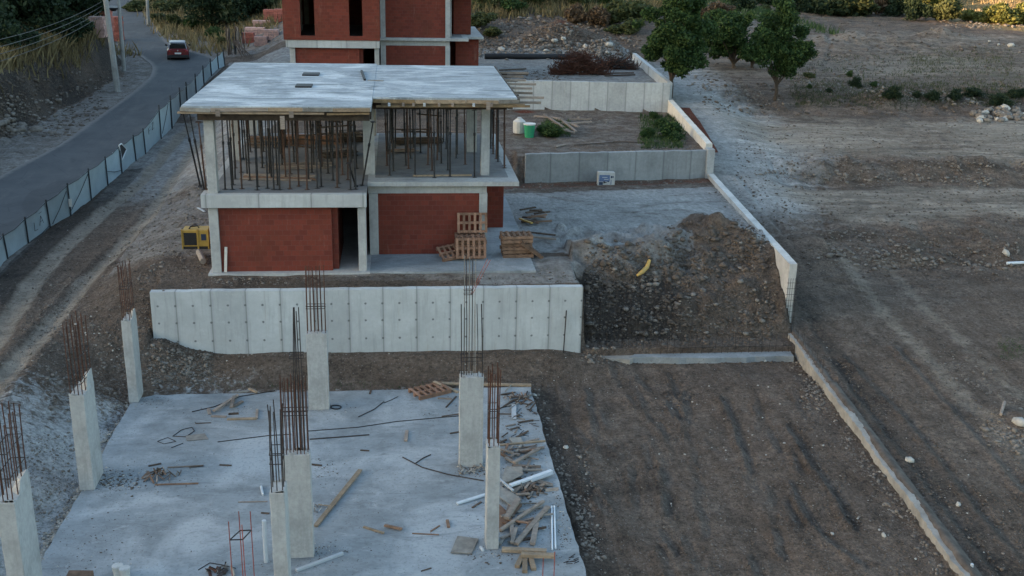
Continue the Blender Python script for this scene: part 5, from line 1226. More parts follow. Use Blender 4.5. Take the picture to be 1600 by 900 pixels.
# tangled rusty bars
def tangle(label, u, v, w, h, d, n, mats):
    c = pG(u, v); t = empty('rebar_heap', c, label, 'rebar heap'); bm_ = {m: MB() for m in mats}
    for k in range(n):
        a = rnd.uniform(-1,1); x = c.x+a*w; hh = h*(1-a*a); m = rnd.choice(mats)
        p = Vector((x, c.y+rnd.uniform(-d,d), c.z+rnd.uniform(0,hh))); ang = rnd.uniform(-.5,.5); L = rnd.uniform(.25,.8); up_ = rnd.uniform(-.5,.9)
        q_ = p+Vector((math.cos(ang)*L*rnd.choice((-1,1)), math.sin(ang)*L, up_*L*.6)); r_ = q_+Vector((rnd.uniform(-.2,.2),rnd.uniform(-.1,.1),rnd.uniform(.1,.4)))
        for s in (p, q_, r_): s.z = max(s.z, c.z+.03)
        bm_[m].tube([p,q_,r_], .022, 4)
    for m in mats: bm_[m].build('bent_bars', MAT[m], t)
    for o in kids(t): o['kind'] = 'stuff'
MAT['rebarh'] = simple('brown_rust', (.135,.060,.042), .4, 14, .85)
tangle('large tangled heap of rusty brown bars on the far lot', 905, 116, 1.7, 1.5, .7, 760, ['rebar','rebarh','rebarh'])
tangle('lower tangled heap of dark rusty bars right of the large heap', 958, 108, 1.5, .9, .6, 420, ['rebar','rebard'])
for k, (u1,v1,u2,v2) in enumerate(((938,117,990,116),(945,121,992,119),(780,112,822,110),(783,120,825,119))):
    stick(u1,v1,u2,v2,.12,.10,'timberd','plank','plank',['thin dark pole lying right of the rusty heaps, rear','thin dark pole lying right of the rusty heaps, front','dark board on the far lot behind the roof edge, rear','dark board on the far lot behind the roof edge, front'][k],.03,.03,None,f=1)
# brick packs left of the farther house
def brick_pack(u, v, w, h, d, mat, label, grp='brick packs piled beside the farther house'):
    c = pG(u, v); t = empty('brick_pack', c, label, 'brick pack', grp); z = c.z
    n = max(2, int(h/.22))
    for k in range(n):
        mb = MB(); o_ = rnd.uniform(-.05,.05)
        for i in range(3): ww = w/3; mb.box(c.x-w/2+i*ww+o_, c.x-w/2+(i+1)*ww-.02+o_, c.y, c.y+d, z+k*h/n, z+(k+1)*h/n-.02)
        mb.build('brick_layer', MAT[mat], t)
    return t
brick_pack(388,68,1.1,.95,.9,'redb','dark red brick pack in front of the pink ones')
brick_pack(408,71,1.1,.8,.9,'paleb','pale pink brick pack right of the dark red one')
brick_pack(398,56,1.8,.75,.9,'paleb','wide pale pink brick pack in the second row')
brick_pack(424,62,1.3,.9,1.0,'paleb','pale brick pack close to the farther house wall')
brick_pack(412,44,2.0,.7,1.0,'paleb','wide brick pack in the third row')
brick_pack(424,34,1.4,1.2,1.0,'redb','red brick pack at the back, left of the gap')
brick_pack(438,36,1.1,1.2,1.0,'redb','red brick pack at the back, right of the gap')
G7 = 'packs of brick on the bank beside the poles'
brick_pack(160,55,1.4,2.0,1.2,'redb','tall dark red brick pack between the bank top and the leaning pole',G7)
brick_pack(141,38,1.2,1.2,1.0,'paleb','pale sacks and bricks at the left of the roadside brick packs',G7)
brick_pack(153,60,1.1,1.6,1.0,'paleb','pink brick pack in front of the roadside packs',G7)
brick_pack(182,66,1.0,2.3,1.2,'redb','dark red brick pack between the two poles',G7)

# ================================================================== POLES AND CABLES
def pole(base_uv, top_uv, label, w0, w1, dz=8.5):
    b = pG(*base_uv); t_ = aty(top_uv[0], top_uv[1], b.y); d = (t_-b).normalized(); top = b+d*dz
    t = empty('utility_pole', b, label, 'utility pole', 'concrete utility poles beside the road')
    mb = MB(); mb.tube([b-d*.3, b+d*dz*.5, top], [w0, (w0+w1)/2, w1], 8); mb.build('shaft', MAT['pole'], t)
    mb = MB(); mb.bar(top-d*.35+Vector((-.9,0,0)), top-d*.35+Vector((.9,0,0)), .10, .10); mb.build('cross_arm', MAT['post'], t)
    for k in (-.8,0,.8): mb = MB(); q_ = top-d*.30+Vector((k,0,0)); mb.tube([q_, q_+Vector((0,0,.12)), q_+Vector((0,0,.24))], [.05,.07,.03], 8); mb.build('insulator', MAT['white'], t)
    return t, top
pA, topA = pole((184,143),(165,0),'thick concrete utility pole nearest the road, leaning left',.24,.15,9.5)
pB, topB = pole((194,111),(185,0),'thinner concrete utility pole just behind the thick one',.17,.12,8.5)
pC, topC = pole((232,40),(230,0),'distant thin utility pole beside the road bend',.17,.12,8.0)
c = aty(178,15,pB.location.y); mb = MB(); mb.tube([c+Vector((0,-.2,-.10)), c+Vector((0,-.2,.15))], [.18,.42], 10); mb.build('floodlight', MAT['black'], pB, smooth=False)
mb = MB(); mb.bar(c+Vector((-.5,-.05,.22)), c+Vector((.5,-.05,.22)), .12, .14); mb.build('bracket', MAT['pvc'], pB)
# next pole towards the camera stands outside the picture and carries the cables
b = Vector((-24.5,40,float(zg(-24.5,40)))); t = empty('utility_pole', b, 'concrete utility pole outside the left picture edge carrying the cables', 'utility pole', 'concrete utility poles beside the road'); mb = MB(); mb.tube([b, b+Vector((0,0,10))], [.2,.14], 8); mb.build('shaft', MAT['pole'], t)
cb = [((150,5),(0,55)),((150,9),(0,62)),((150,14),(0,71)),((152,20),(60,62))]
def cable(a, b, label, sag=.6, r=.016):
    n = 14; mb = MB(); mb.tube([a.lerp(b, k/n)-Vector((0,0,sag*4*(k/n)*(1-k/n))) for k in range(n+1)], r, 4); o = mb.build('cable', MAT['prop'], None, a); tag(o, label, 'cable', 'overhead cables left of the road')
names = ['uppermost', 'second', 'third', 'lowest']
for k in range(4):
    a = aty(158, 3+k*7, topA.y); e = aty(-60, 74+k*13, 46); cable(a, e, '%s overhead cable crossing the dark trees at the upper left' % names[k], .35)

# ================================================================== CAR
def car():
    c = pG(279, 96); c.z += .02; t = empty('parked_car', (c.x, c.y, c.z), 'dark red hatchback with a silver roof driving away on the road', 'car')
    hd = R(10)      # heading turned to the left
    X = Vector((math.cos(hd), math.sin(hd), 0)); Y = Vector((-math.sin(hd), math.cos(hd), 0)); O = Vector((c.x, c.y, c.z))
    T = lambda x, y, z: O+X*x+Y*y+Vector((0,0,z))
    def loft(name, mat, secs, smooth=True):    # secs: (y, [(x,z)...half outline from bottom centre up])
        vs = []; fs = []; n = len(secs[0][1])
        for y, h in secs:
            ring = [(x, z) for x, z in h]+[(-x, z) for x, z in h[::-1]]
            for x, z in ring: vs.append(T(x, y, z))
        m = 2*n
        for i in range(len(secs)-1):
            for k in range(m): fs.append((i*m+k, i*m+(k+1)%m, (i+1)*m+(k+1)%m, (i+1)*m+k))
        fs.append(tuple(range(m))[::-1]); fs.append(tuple(range((len(secs)-1)*m, len(secs)*m)))
        mb = MB(); mb.add(vs, fs); return mb.build(name, MAT[mat], t, smooth=False, bevel=.02)
    def sec(y, w, z0, zs, wt, zt): return (y, [(w*.80,z0),(w*.97,z0+.12),(w,zs*.55+z0*.45),(w*.98,zs),(wt,zt)])
    loft('body','carred',[sec(-.02,.80,.32,.80,.66,.95), sec(.10,.88,.24,.86,.72,1.02), sec(.6,.90,.20,.90,.74,1.06), sec(2.0,.90,.20,.92,.76,1.05), sec(3.0,.90,.20,.90,.74,1.02), sec(3.6,.88,.24,.84,.68,.92), sec(4.05,.80,.28,.68,.58,.78), sec(4.2,.66,.34,.58,.5,.64)])
    loft('cabin','glass',[(.22,[(.50,1.0),(.72,1.0),(.73,1.02),(.62,1.30),(.55,1.38)]),(.55,[(.50,1.0),(.76,1.0),(.76,1.05),(.64,1.38),(.58,1.50)]),(1.6,[(.5,1.0),(.78,1.0),(.78,1.05),(.66,1.42),(.58,1.53)]),(2.5,[(.5,1.0),(.78,1.0),(.78,1.05),(.64,1.38),(.55,1.48)]),(3.15,[(.5,.96),(.70,.96),(.71,.98),(.64,1.02),(.55,1.04)])])
    loft('roof','carroof',[(.55,[(.40,1.44),(.56,1.44),(.60,1.46),(.58,1.50),(.50,1.52)]),(.7,[(.4,1.48),(.62,1.48),(.66,1.50),(.64,1.53),(.5,1.555)]),(1.6,[(.4,1.51),(.63,1.51),(.67,1.53),(.65,1.56),(.5,1.585)]),(2.45,[(.4,1.47),(.60,1.47),(.64,1.49),(.62,1.51),(.5,1.53)])])
    for s in (-1,1):
        mb = MB(); mb.bar(T(s*.72,.12,1.03), T(s*.64,.42,1.46), .05, .05); mb.build('rear_pillar', MAT['carroof'], t)
        mb = MB(); mb.bar(T(s*.80,.06,.84), T(s*.60,-.03,.86), .07, .13); mb.build('tail_light', MAT['lamp'], t)
        mb = MB(); mb.bar(T(s*.88,2.55,1.10), T(s*1.06,2.52,1.13), .12, .14); mb.build('mirror', MAT['black'], t)
        for y in (.75, 3.35):
            mb = MB(); mb.tube([T(s*.70,y,.33), T(s*.91,y,.33)], .33, 16); w = mb.build('wheel', MAT['tyre'], t)
            mb = MB(); mb.tube([T(s*.90,y,.33), T(s*.925,y,.33)], .20, 12); r_ = mb.build('rim', MAT['rim'], w, origin=t.location)
    mb = MB(); mb.hexa([T(-.82,-.10,.28),T(.82,-.10,.28),T(.84,.2,.28),T(-.84,.2,.28)],[T(-.84,-.08,.52),T(.84,-.08,.52),T(.86,.2,.55),T(-.86,.2,.55)]); mb.build('bumper', MAT['black'], t, bevel=.02)
    mb = MB(); mb.hexa([T(-.26,-.115,.60),T(.26,-.115,.60),T(.26,-.02,.60),T(-.26,-.02,.60)],[T(-.26,-.09,.72),T(.26,-.09,.72),T(.26,-.02,.72),T(-.26,-.02,.72)]); pl = mb.build('number_plate', MAT['plate'], t)
    mb = MB(); mb.tube([T(0,-.03,.90),T(0,-.06,.90)], .06, 10); mb.build('badge', MAT['rim'], t)
    mb = MB(); mb.bar(T(-.5,.26,1.45), T(.5,.22,1.46), .16, .03); mb.build('spoiler', MAT['black'], t)
car()

# ================================================================== ROCKS AND RUBBLE
ICO = None
def rock_mesh(name, pts, mat, label, cat='stones', flat=.65, smooth=False, kind='stuff'):
    t_ = (1+5**.5)/2; V = np.array([(-1,t_,0),(1,t_,0),(-1,-t_,0),(1,-t_,0),(0,-1,t_),(0,1,t_),(0,-1,-t_),(0,1,-t_),(t_,0,-1),(t_,0,1),(-t_,0,-1),(-t_,0,1)])/1.9
    Fc = np.array([(0,11,5),(0,5,1),(0,1,7),(0,7,10),(0,10,11),(1,5,9),(5,11,4),(11,10,2),(10,7,6),(7,1,8),(3,9,4),(3,4,2),(3,2,6),(3,6,8),(3,8,9),(4,9,5),(2,4,11),(6,2,10),(8,6,7),(9,8,1)])
    P_ = np.array(pts, float); n = len(P_)
    j = nrs.uniform(.65, 1.25, (n,12,1)); sc = np.stack([nrs.uniform(.7,1.3,n), nrs.uniform(.7,1.2,n), np.full(n, flat)*nrs.uniform(.7,1.2,n)],1)[:,None,:]
    a = nrs.uniform(0, 6.28, n); ca, sa = np.cos(a)[:,None], np.sin(a)[:,None]
    W_ = V[None]*j*sc; x = W_[...,0]*ca-W_[...,1]*sa; y = W_[...,0]*sa+W_[...,1]*ca
    W_ = np.stack([x,y,W_[...,2]],-1)*P_[:,3][:,None,None]+P_[:,None,:3]
    Fs = (Fc[None]+(np.arange(n)*12)[:,None,None]).reshape(-1,3)
    me = bpy.data.meshes.new(name); me.vertices.add(n*12); me.vertices.foreach_set('co', W_.ravel()); me.loops.add(Fs.size); me.loops.foreach_set('vertex_index', Fs.ravel())
    me.polygons.add(len(Fs)); me.polygons.foreach_set('loop_start', np.arange(0,Fs.size,3)); me.polygons.foreach_set('loop_total', np.full(len(Fs),3)); me.update(calc_edges=True)
    me.materials.append(MAT[mat]); o = bpy.data.objects.new(name, me); COL.objects.link(o); tag(o, label, cat, None, kind); return o
def keepout(x, y):   # slab, walls, houses, road
    k = (x > -9.15) & (x < 4.7) & (y < 35.1); k |= (x > -7.3) & (x < 5.3) & (y > 39.2) & (y < 52.3); k |= inroad(x, y)
    k |= (x > -7.3+DX) & (x < 5.3+DX) & (y > 39.2+DY) & (y < 52+DY); return k
def scatter(regions, mat, name, label, ground=True):
    out = []
    for (u0_,v0_,u1_,v1_,n,s0,s1) in regions:
        u = nrs.uniform(u0_,u1_,n); v = nrs.uniform(v0_,v1_,n); p = onG(u, v); s = s0*(s1/s0)**(nrs.rand(n)**2.2)
        k = ~keepout(p[:,0], p[:,1]); out.append(np.c_[p[k], s[k]])
    A = np.concatenate(out); A[:,2] += A[:,3]*.12
    return rock_mesh(name, A, mat, label)
# regions: u0,v0,u1,v1,count,min,max radius
scatter([(820,560,1500,900,1500,.009,.04),(0,560,1600,900,700,.010,.035),(0,300,700,560,700,.02,.05),(1100,420,1600,900,600,.012,.05),(1200,180,1600,420,500,.03,.08),(640,400,1000,560,200,.015,.04)],'rock','gravel','loose gravel and small stones strewn over the whole site')
scatter([(60,430,240,640,500,.02,.09),(235,545,330,600,330,.03,.10),(0,440,160,600,300,.02,.06),(100,600,230,700,420,.02,.07),(40,680,130,900,700,.02,.06),(190,280,330,430,320,.03,.12),(330,418,500,445,160,.03,.09),(1250,560,1290,640,160,.03,.08)],'rock','rubble','brown grey rubble around the left edge of the slab and along the pale wall')
scatter([(820,560,1500,900,7000,.012,.05),(1240,440,1600,900,3500,.015,.06),(1150,180,1600,440,3500,.03,.09),(40,300,330,600,3500,.015,.07),(640,540,1250,600,1800,.015,.06),(1100,30,1600,180,1500,.06,.2),(200,420,900,455,500,.02,.06)],'rockd','earth_clods','small dark clods of earth lying all over the dug ground')
scatter([(915,395,1215,540,2600,.03,.12),(1040,350,1200,430,500,.05,.18),(915,380,1100,450,300,.05,.22)],'rockd','rubble','earth clods covering the heap in the pit')
scatter([(745,28,1000,88,420,.08,.3),(0,150,110,215,160,.05,.3),(100,110,200,150,60,.05,.2)],'rock','rubble','grey rubble on the earth slope behind the far lot and under the roadside bank')
scatter([(915,556,1245,568,900,.02,.07),(640,543,910,553,500,.02,.06),(745,28,1000,92,1500,.06,.22),(0,110,170,215,700,.05,.2),(820,110,890,126,160,.04,.12)],'rockd','earth_clods','earth clods on the far slope and the roadside bank')
scatter([(915,375,1200,520,260,.04,.17),(905,540,960,570,40,.05,.12)],'rock','rubble','pale stones scattered on the heap in the pit')
def onslab(u, v):
    d = rays(u, v); t = -HC/d[:,2]; return np.stack([d[:,0]*t, d[:,1]*t, 0*t], 1)
def crumbs(spec, mat, label):
    out = []
    for (u, v, su, sv, n, s0, s1) in spec:
        p = onslab(u+nrs.randn(n)*su, v+nrs.randn(n)*sv); s = s0*(s1/s0)**(nrs.rand(n)**2.5); k = (p[:,0] > -8.95) & (p[:,0] < 4.5) & (p[:,1] < 34.8) & (p[:,1] > 13); out.append(np.c_[p[k], s[k]])
    A = np.concatenate(out); A[:,2] += A[:,3]*.2; return rock_mesh('crumbs', A, mat, label, 'debris', .45)
cs = [(480,740,260,90,420,.006,.022),(815,770,32,60,600,.008,.045),(742,735,14,5,150,.01,.05),(178,752,26,10,340,.01,.05),(880,800,8,50,160,.01,.04),(700,650,30,14,90,.008,.035),(232,622,14,6,90,.01,.03),(505,735,20,12,110,.008,.03),(500,862,24,8,120,.008,.03),(520,640,16,5,60,.008,.03),(800,640,25,18,120,.008,.03),(250,745,40,20,120,.008,.025),(370,640,40,12,90,.008,.03),(860,700,20,60,100,.008,.03),(150,860,50,40,160,.008,.03),(770,868,18,5,50,.01,.03),(560,800,60,30,80,.006,.02),(460,885,60,10,90,.006,.02)]
crumbs(cs, 'rockd', 'dark crumbs and chips littering the foundation slab')
crumbs([(a,b,c,d,int(n*.45),e,f) for a,b,c,d,n,e,f in cs], 'rockl', 'pale cement crumbs littering the foundation slab')
t_ = nrs.rand(1500); p_ = onslab(212-158*t_+nrs.randn(1500)*7, 628+262*t_+nrs.randn(1500)*4); A = np.c_[p_, .015*(5)**(nrs.rand(1500)**2)]; A[:,2] = zg(A[:,0], A[:,1])+A[:,3]*.2; A = A[A[:,0] < -8.75]; A[:,2] = np.maximum(A[:,2], -.04)
rock_mesh('rubble', A, 'rocklt', 'tan broken cement crust along the left edge of the slab')
def along(px0, py0, px1, py1, n, spread, s0, s1):
    t = nrs.rand(n); u = px0+(px1-px0)*t+nrs.randn(n)*spread; v = py0+(py1-py0)*t+nrs.randn(n)*spread*.6; p = onG(u, v); s = s0*(s1/s0)**(nrs.rand(n)**2); k = ~keepout(p[:,0], p[:,1]); return np.c_[p[k], s[k]]
A = np.concatenate([along(1225,545,1470,895,420,9,.02,.08), along(835,610,925,860,240,6,.02,.08), along(905,700,930,880,160,8,.02,.08), along(1190,272,1560,285,380,9,.04,.15), along(1230,250,1590,262,260,9,.03,.12),
   along(1290,400,1590,418,300,12,.04,.17), along(1300,370,1600,395,240,14,.03,.12), along(1240,130,1600,165,420,10,.05,.2), along(1060,115,1200,160,320,14,.04,.18), along(760,80,980,85,320,9,.06,.28), along(830,66,960,74,120,8,.08,.32),
   along(1280,90,1340,100,80,5,.08,.22), along(1460,36,1600,42,90,5,.1,.35), along(1540,660,1600,700,180,14,.03,.12), along(1460,560,1600,640,200,20,.02,.08), along(0,190,40,205,60,8,.1,.45), along(830,180,960,190,150,7,.03,.12), along(950,240,1100,232,140,5,.03,.10), along(820,288,1100,284,200,5,.02,.08), along(1110,285,1200,400,120,6,.03,.10), along(1500,70,1600,80,60,6,.06,.2)])
A[:,2] += A[:,3]*.15; rock_mesh('rubble', A, 'rock', 'lines of rubble along the banks, wall feet and heaps')
A = np.concatenate([along(0,340,1600,800,260,120,.02,.05), along(1150,600,1500,880,70,60,.02,.06), along(860,560,1150,700,60,40,.02,.05), along(80,480,210,560,60,18,.03,.07), along(780,80,960,88,30,8,.1,.3)])
A = A[A[:,1] > 18]; A[:,2] += A[:,3]*.2; A = A[::2]; rock_mesh('pebbles', A, 'rockl', 'single pale stones lying on the brown earth')
# individual larger rocks
def rockthing(u, v, r, label, mat='rockl', grp=None, dz=.25, name='rock'):
    p = pG(u, v); me_o = rock_mesh(name, [(0,0,0,r)], mat, label, 'rock', .75, kind=None); me_o.location = (p.x, p.y, p.z+r*dz)
    if grp: me_o['group'] = grp
    return me_o
GP = 'pale boulders piled at the right edge of the track'
for k in range(60):
    t_ = rnd.random(); u = 1516+t_*95; v = 190-rnd.random()*22*(1-abs(t_-.6)*.5)+t_*2; p = pG(u, v); lift = rnd.choice((0,0,.25,.45)); rockthing(u, v, rnd.uniform(.16,.36), 'grey boulder in the rock pile at the right frame edge', 'rock' if rnd.random() < .75 else 'rockl', GP, .3+lift)
for u, v, r, l in ((1579,72,.38,'round white boulder on the upper right field'),(1560,70,.2,'pale stone left of the round white boulder'),(1545,66,.18,'small pale stone in the row left of the white boulder'),(1592,662,.24,'tan boulder at the right frame edge, lower half'),
                   (1421,720,.16,'flat pale stone on the dark track right of the low wall'),(1497,790,.10,'small pale stone lower on the dark track'),(1381,800+38,.09,'pale stone in the bare plot near the low wall'),(950,73,.36,'large white boulder beside the rusty heaps, left'),(915,73,.36,'long white boulder behind the black pipe'),(866,64,.40,'white boulder behind the black pipe, left of three'),(880,63,.34,'white boulder behind the black pipe, middle'),(784,78,.35,'pale block left of the white boulders'),
                   (835,618,.11,'pale round stone at the back right slab corner'),(884,700,.10,'pale stone beside the right slab edge'),(1195,565,.10,'pale stone in front of the strip footing')):
    rockthing(u, v, r, l, 'rockl')
rockthing(1572,398,.24,'white stone block near the right frame edge','rockl')
p = pG(1592,414); mb = MB(); mb.tube([(p.x-.6,p.y,p.z+.08),(p.x+1.2,p.y+.1,p.z+.1)], .07, 8); o = mb.build('pipe', MAT['pvc'], None, p); tag(o, 'short white pipe end at the right frame edge', 'pipe')
# small timber poles in the near right dirt
p = pG(1100+416,893-6) if False else pG(1517,893); mb = MB(); mb.tube([(p.x,p.y,p.z-.1),(p.x,p.y,p.z+.22)], .04, 8); o = mb.build('pipe', MAT['pvc'], None, p); tag(o, 'grey pipe stub standing in the earth at the bottom right', 'pipe')
stick(1563,652,1568,636,.05,0,'timber','stick','stick','pale stick leaning on rubble near the right frame edge',.02,.1,None,True,f=1)

# ================================================================== VEGETATION
def leaf_mesh(name, C_, s, mat, n_sided=4):
    C_ = np.asarray(C_, float); n = len(C_); s = np.broadcast_to(s, (n,))
    a = nrs.randn(n,3); a /= np.linalg.norm(a,axis=1)[:,None]; b = nrs.randn(n,3); b -= (b*a).sum(1)[:,None]*a; b /= np.linalg.norm(b,axis=1)[:,None]
    q_ = np.stack([C_-a*s[:,None], C_-b*s[:,None]*.55, C_+a*s[:,None], C_+b*s[:,None]*.55], 1)
    me = bpy.data.meshes.new(name); me.vertices.add(n*4); me.vertices.foreach_set('co', q_.ravel()); me.loops.add(n*4); me.loops.foreach_set('vertex_index', np.arange(n*4))
    me.polygons.add(n); me.polygons.foreach_set('loop_start', np.arange(0,n*4,4)); me.polygons.foreach_set('loop_total', np.full(n,4)); me.update(calc_edges=True); me.materials.append(MAT[mat]); return me
def crown_pts(n, w, h, zc, lumps, rs, pointy=0.0, seed=0):
    rg = np.random.RandomState(seed); out = []
    L = []
    for k in range(lumps):
        d = rg.randn(3); d /= np.linalg.norm(d); r = rg.uniform(.35,.95); z = d[2]*r; tap = 1-pointy*max(0, z)
        L.append((d[0]*r*w*tap, d[1]*r*w*tap, zc+z*h, rg.uniform(.6,1.3)*rs))
    L.append((0,0,zc,rs*1.8)); L.append((0,0,zc+h*.45,rs*1.2)); L.append((0,0,zc-h*.35,rs*1.2))
    wts = np.array([l[3]**2 for l in L]); wts /= wts.sum()
    for (x, y, z, r), wt in zip(L, wts):
        m = int(n*wt); d = rg.randn(m,3); d /= np.linalg.norm(d,axis=1)[:,None]; rr = r*(rg.rand(m,1)**.35)*rg.uniform(.85,1.12,(m,1)); out.append(np.array([x,y,z])+d*rr*[1,1,.8])
    return np.concatenate(out), L
def tree(label, u, v, w, h, trunk, mat='leaf', n=9000, leaf=.12, lumps=40, rs=.75, group=None, pointy=.3, cat='tree', name='tree', seed=1, tr=.14):
    b = pG(u, v); t = empty(name, b, label, cat, group)
    pts, L = crown_pts(n, w/2, (h-trunk)/2, trunk+(h-trunk)/2, lumps, rs, pointy, seed)
    pts = pts[pts[:,2] > .1]
    o = bpy.data.objects.new('crown', leaf_mesh('crown', pts, nrs.uniform(leaf*.6, leaf*1.4, len(pts)), mat)); COL.objects.link(o); o.parent = t
    mb = MB(); hh = trunk+(h-trunk)*.5; mb.tube([(0,0,-.2),(.05,0,trunk*.6),(.0,.05,trunk),(.05,0,hh)], [tr*1.3,tr,tr*.9,tr*.4], 8)
    for (x, y, z, r) in L[:16]: mb.tube([(0,0,trunk*.75+.2*rnd.random()),(x*.4,y*.4,(trunk+z)*.5),(x*.9,y*.9,z)], [tr*.5,tr*.3,.02], 5)
    tk = mb.build('trunk', MAT['bark'], t, origin=(0,0,0)); return t
tree('tall dark green tree right of the panelled wall', 1047, 152, 5.7, 7.7, 1.3, 'leaf', 26000, .115, 74, .58, None, .35, seed=3)
tree('rounded green tree with a bare trunk right of the pale track', 1211, 158, 4.7, 6.9, 1.3, 'leaf', 16000, .105, 56, .50, None, .35, seed=5, tr=.12)
tree('bushy green tree between the two taller trees', 1146, 106, 6.6, 5.0, .2, 'leaf', 16000, .12, 56, .62, None, .2, seed=8)
tree('small green bush filling the gap left of the rounded tree', 1175, 106, 2.2, 2.6, .1, 'leaf', 4000, .12, 16, .5, None, .2, 'bush', 'bush', seed=9)
tree('dark broad tree at the top beyond the car', 358, 46, 8.5, 6.5, .4, 'leafd', 14000, .18, 36, 1.35, None, .1, seed=11)
tree('dark tree beside the brick packs at the top', 398, 22, 5, 4.5, .2, 'leafd', 7000, .18, 22, 1.0, None, .1, seed=12)
tree('dark tree at the top left corner', 22, 58, 9, 6.0, .5, 'leafd', 12000, .19, 34, 1.4, None, .1, seed=13)
tree('dark tree behind the overhead cables', 68, 44, 7, 4.8, .4, 'leafd', 9000, .19, 26, 1.15, None, .1, seed=14)
tree('dark tree just left of the roadside brick packs', 112, 40, 6, 5.2, .4, 'leafd', 9000, .18, 26, 1.05, None, .1, seed=15)
tree('lower dark bush in front of the cables', 96, 66, 4.5, 2.4, .1, 'leafd', 5000, .17, 18, .8, None, .1, 'bush', 'bush', seed=16)
tree('dark bush at the left frame edge below the corner tree', -8, 88, 6, 3.0, .1, 'leafd', 6000, .17, 18, 1.0, None, .1, 'bush', 'bush', seed=17)
tree('bush coloured bright sunlit yellow green at the upper right', 1457, 27, 4.6, 3.8, .1, 'leaf_sunlit', 5000, .22, 20, .8, None, .2, 'bush', 'bush', seed=18)
# rows of bushes along the top of the picture
proto = []
for k, (mat_, w, h) in enumerate((('leafd',5.5,3.2),('leaf',4.5,2.8),('leafo',4.0,2.4),('brown',3.6,2.0),('leaf_sunlit',3.6,2.2))):
    pts, L = crown_pts(2600, w/2, h/2, h/2, 14, h*.32, .1, 30+k); pts = pts[pts[:,2] > 0]
    proto.append(leaf_mesh('crown', pts, nrs.uniform(.14,.30,len(pts)), mat_))
kn = ['dark green bush', 'mid green bush', 'olive bush', 'brown scrubby bush']
def bush(u, v, k, sc, label, group):
    p = pG(u, v); t = empty('bush', p, label, 'bush', group, rnd.uniform(0,6)); o = bpy.data.objects.new('foliage', proto[k]); COL.objects.link(o); o.parent = t; t.scale = (sc*rnd.uniform(.7,1.5), sc*rnd.uniform(.8,1.2), sc*rnd.uniform(.6,1.15)); return t
rows = [(1125,24,0,1.2),(1150,12,0,1.1),(1195,14,2,.7),(1225,12,3,.8),(1258,14,0,1.1),(1280,18,0,1.2),(1312,20,0,1.4),(1345,20,0,1.3),(1375,18,0,1.5),(1405,22,0,1.3),(1430,26,0,1.2),(1485,28,0,1.4),(1300,4,0,1.5),(1350,2,0,1.6),(1400,2,0,1.6),(1440,6,0,1.5),(1250,2,1,1.4),(1200,2,0,1.5),(1478,12,0,1.2)]
for u, v, k, s in rows: bush(u+rnd.uniform(-7,7), v+4, (3 if rnd.random() < .2 else 2 if rnd.random() < .25 else k), s*rnd.uniform(.6,1.0), 'bush in the shaded belt along the top right, '+('left third' if u < 1260 else 'middle third' if u < 1370 else 'right third'), 'bushes in the belt along the top right')
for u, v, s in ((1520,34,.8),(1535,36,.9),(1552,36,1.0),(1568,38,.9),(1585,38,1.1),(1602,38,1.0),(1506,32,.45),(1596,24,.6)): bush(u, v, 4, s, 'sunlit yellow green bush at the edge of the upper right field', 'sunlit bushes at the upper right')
for u, v, k, s in ((760,14,2,.8),(800,22,1,.6),(835,10,2,.9),(872,6,2,.8),(905,14,2,.7),(948,12,1,.8),(965,34,2,.9),(990,26,2,.8),(930,40,3,.7),(985,52,2,.6),(750,40,2,.7),(770,58,2,.5),(900,36,3,.7),(1110,40,3,.7),(1085,30,3,.8),(1120,62,2,.6),(960,52,2,.5)): bush(u, v, k, s, kn[k]+' on the dry slope behind the far lot, '+('near the house' if u < 850 else 'above the rusty heaps' if u < 975 else 'beside the tall tree'), 'bushes on the dry slope behind the far lot')
for u, v, k, s in ((252,36,2,.5),(275,42,2,.5),(300,46,1,.5),(322,48,2,.5),(262,20,2,.8),(290,16,2,.9),(212,18,2,.7),(245,5,2,.8),(318,22,2,.8),(425,18,2,.8),(432,8,2,.9),(338,62,1,.4),(345,70,2,.35)): bush(u, v, k, s, kn[k]+' on the verge beyond the road bend, '+('near the road' if u < 280 else 'near the brick packs'), 'bushes on the verge beyond the road bend')
for u, v, k, s in [(a_+rnd.uniform(-12,12),b_+rnd.uniform(-8,9),c_,d_*rnd.uniform(.25,.75)) for a_,b_,c_,d_ in ((1265,145,1,.25),(1300,138,0,.35),(1345,140,0,.4),(1375,142,1,.4),(1400,148,0,.45),(1430,152,0,.4),(1460,150,0,.42),(1490,152,0,.45),(1515,158,0,.4),(1550,160,0,.45),(1580,158,0,.5),(1600,150,0,.5),(1398,152,0,.3),(1330,118,1,.3),(1260,118,2,.3))]: bush(u, v, k, s, 'low dark bush on the rubble bank across the right field, '+('left part' if u < 1360 else 'middle' if u < 1480 else 'right part'), 'low bushes on the rubble bank')
for u, v, k, s in ((858,214,1,.28),(868,208,2,.25),(848,208,1,.22),(1030,200,1,.22),(1045,215,1,.28),(1010,216,1,.2),(1055,222,1,.26),(1022,186,1,.18)): bush(u, v, k, s, 'low green weed clump in the weedy lot', 'weed clumps in the weedy lot')
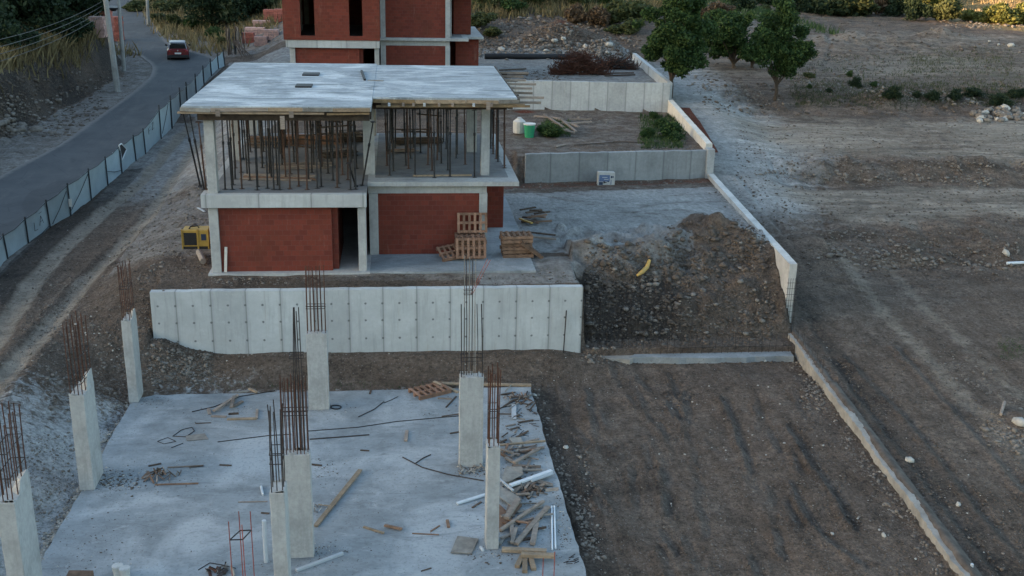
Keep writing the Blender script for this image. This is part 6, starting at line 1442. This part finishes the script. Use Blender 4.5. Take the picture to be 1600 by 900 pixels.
# grasses
def blades(name, pts, hmin, hmax, mat, label, spread=.25, width=.03, n=5):
    P_ = np.repeat(np.array(pts), n, 0); m = len(P_); P_[:,:2] += nrs.randn(m,2)*spread; P_[:,2] = zg(P_[:,0], P_[:,1])-.03
    h = nrs.uniform(hmin,hmax,m); a = nrs.uniform(0,6.28,m); dx = np.cos(a)*width*nrs.uniform(.6,1.4,m); dy = np.sin(a)*width; l = nrs.randn(m,2)*.28*h[:,None]
    q_ = np.stack([P_-np.c_[dx,dy,0*dx], P_+np.c_[dx,dy,0*dx], P_+np.c_[l*.5+np.c_[dx,dy]*.7, h*.6], P_+np.c_[l, h]],1)
    me = bpy.data.meshes.new(name); me.vertices.add(m*4); me.vertices.foreach_set('co', q_.ravel()); me.loops.add(m*4); me.loops.foreach_set('vertex_index', np.arange(m*4)); me.polygons.add(m)
    me.polygons.foreach_set('loop_start', np.arange(0,m*4,4)); me.polygons.foreach_set('loop_total', np.full(m,4)); me.update(calc_edges=True); me.materials.append(MAT[mat])
    o = bpy.data.objects.new(name, me); COL.objects.link(o); tag(o, label, 'grass', None, 'stuff'); return o
def gpts(x0, x1, y0, y1, n, f=None):
    x = nrs.uniform(x0,x1,n); y = nrs.uniform(y0,y1,n); k = ~keepout(x, y)
    if f is not None: k &= f(x, y)
    return np.c_[x[k], y[k], x[k]*0]
xk_ = lambda y: I(y, [(40,-24.6),(60,-24.0),(72,-23.4),(80,-22.4),(88,-21.8),(94,-22.5),(100,-28),(108,-40)])
blades('dry_grass', gpts(-36,-22,42,98,13000,lambda x,y: (x < xk_(y)-1.1-.9*vn(y*.4,y*0,2)) & (x > xk_(y)-8)), .6, 1.4, 'straw', 'tall dry straw coloured grass along the top of the roadside bank', .3, .035)
blades('dry_grass', gpts(-62,-30,50,125,6000,lambda x,y: x < xk_(y)-7), .4, 1.0, 'weed', 'green grass and weeds behind the dry grass on the bank', .4, .05)
blades('dry_grass', gpts(-16,30,104,190,16000), .4, 1.1, 'straw', 'dry grass covering the slope at the top of the picture', .6, .07)
blades('dry_grass', gpts(-50,-14,98,190,7000), .4, 1.1, 'straw', 'dry grass beyond the road bend', .5, .06)
blades('grass', gpts(-16,45,106,170,5000), .3, .9, 'weed', 'green weeds among the dry grass of the slope', .6, .06)
blades('dry_grass', gpts(72,150,134,200,9000), .25, .7, 'straw_sunlit', 'dry grass coloured sunlit gold on the mound at the upper right', .5, .08)
def gp2(u0_,v0_,u1_,v1_,n): u = nrs.uniform(u0_,u1_,n); v = nrs.uniform(v0_,v1_,n); p = onG(u,v); return p[~keepout(p[:,0],p[:,1])]
blades('grass', np.concatenate([gp2(1000,180,1070,232,700), gp2(845,190,890,215,260)]), .08, .35, 'weed', 'low green weeds in the weedy lot', .08, .018)
blades('grass', np.concatenate([gp2(1240,85,1600,165,900), gp2(1420,75,1580,115,350), gp2(1240,128,1600,165,900)]), .06, .25, 'weedd', 'thin green grass on the right field', .25, .03)
blades('grass', np.concatenate([gp2(330,600,760,606,60), gp2(1560,530,1600,560,60)]), .05, .15, 'weed', 'few weeds at the edge of the earth', .1, .012)
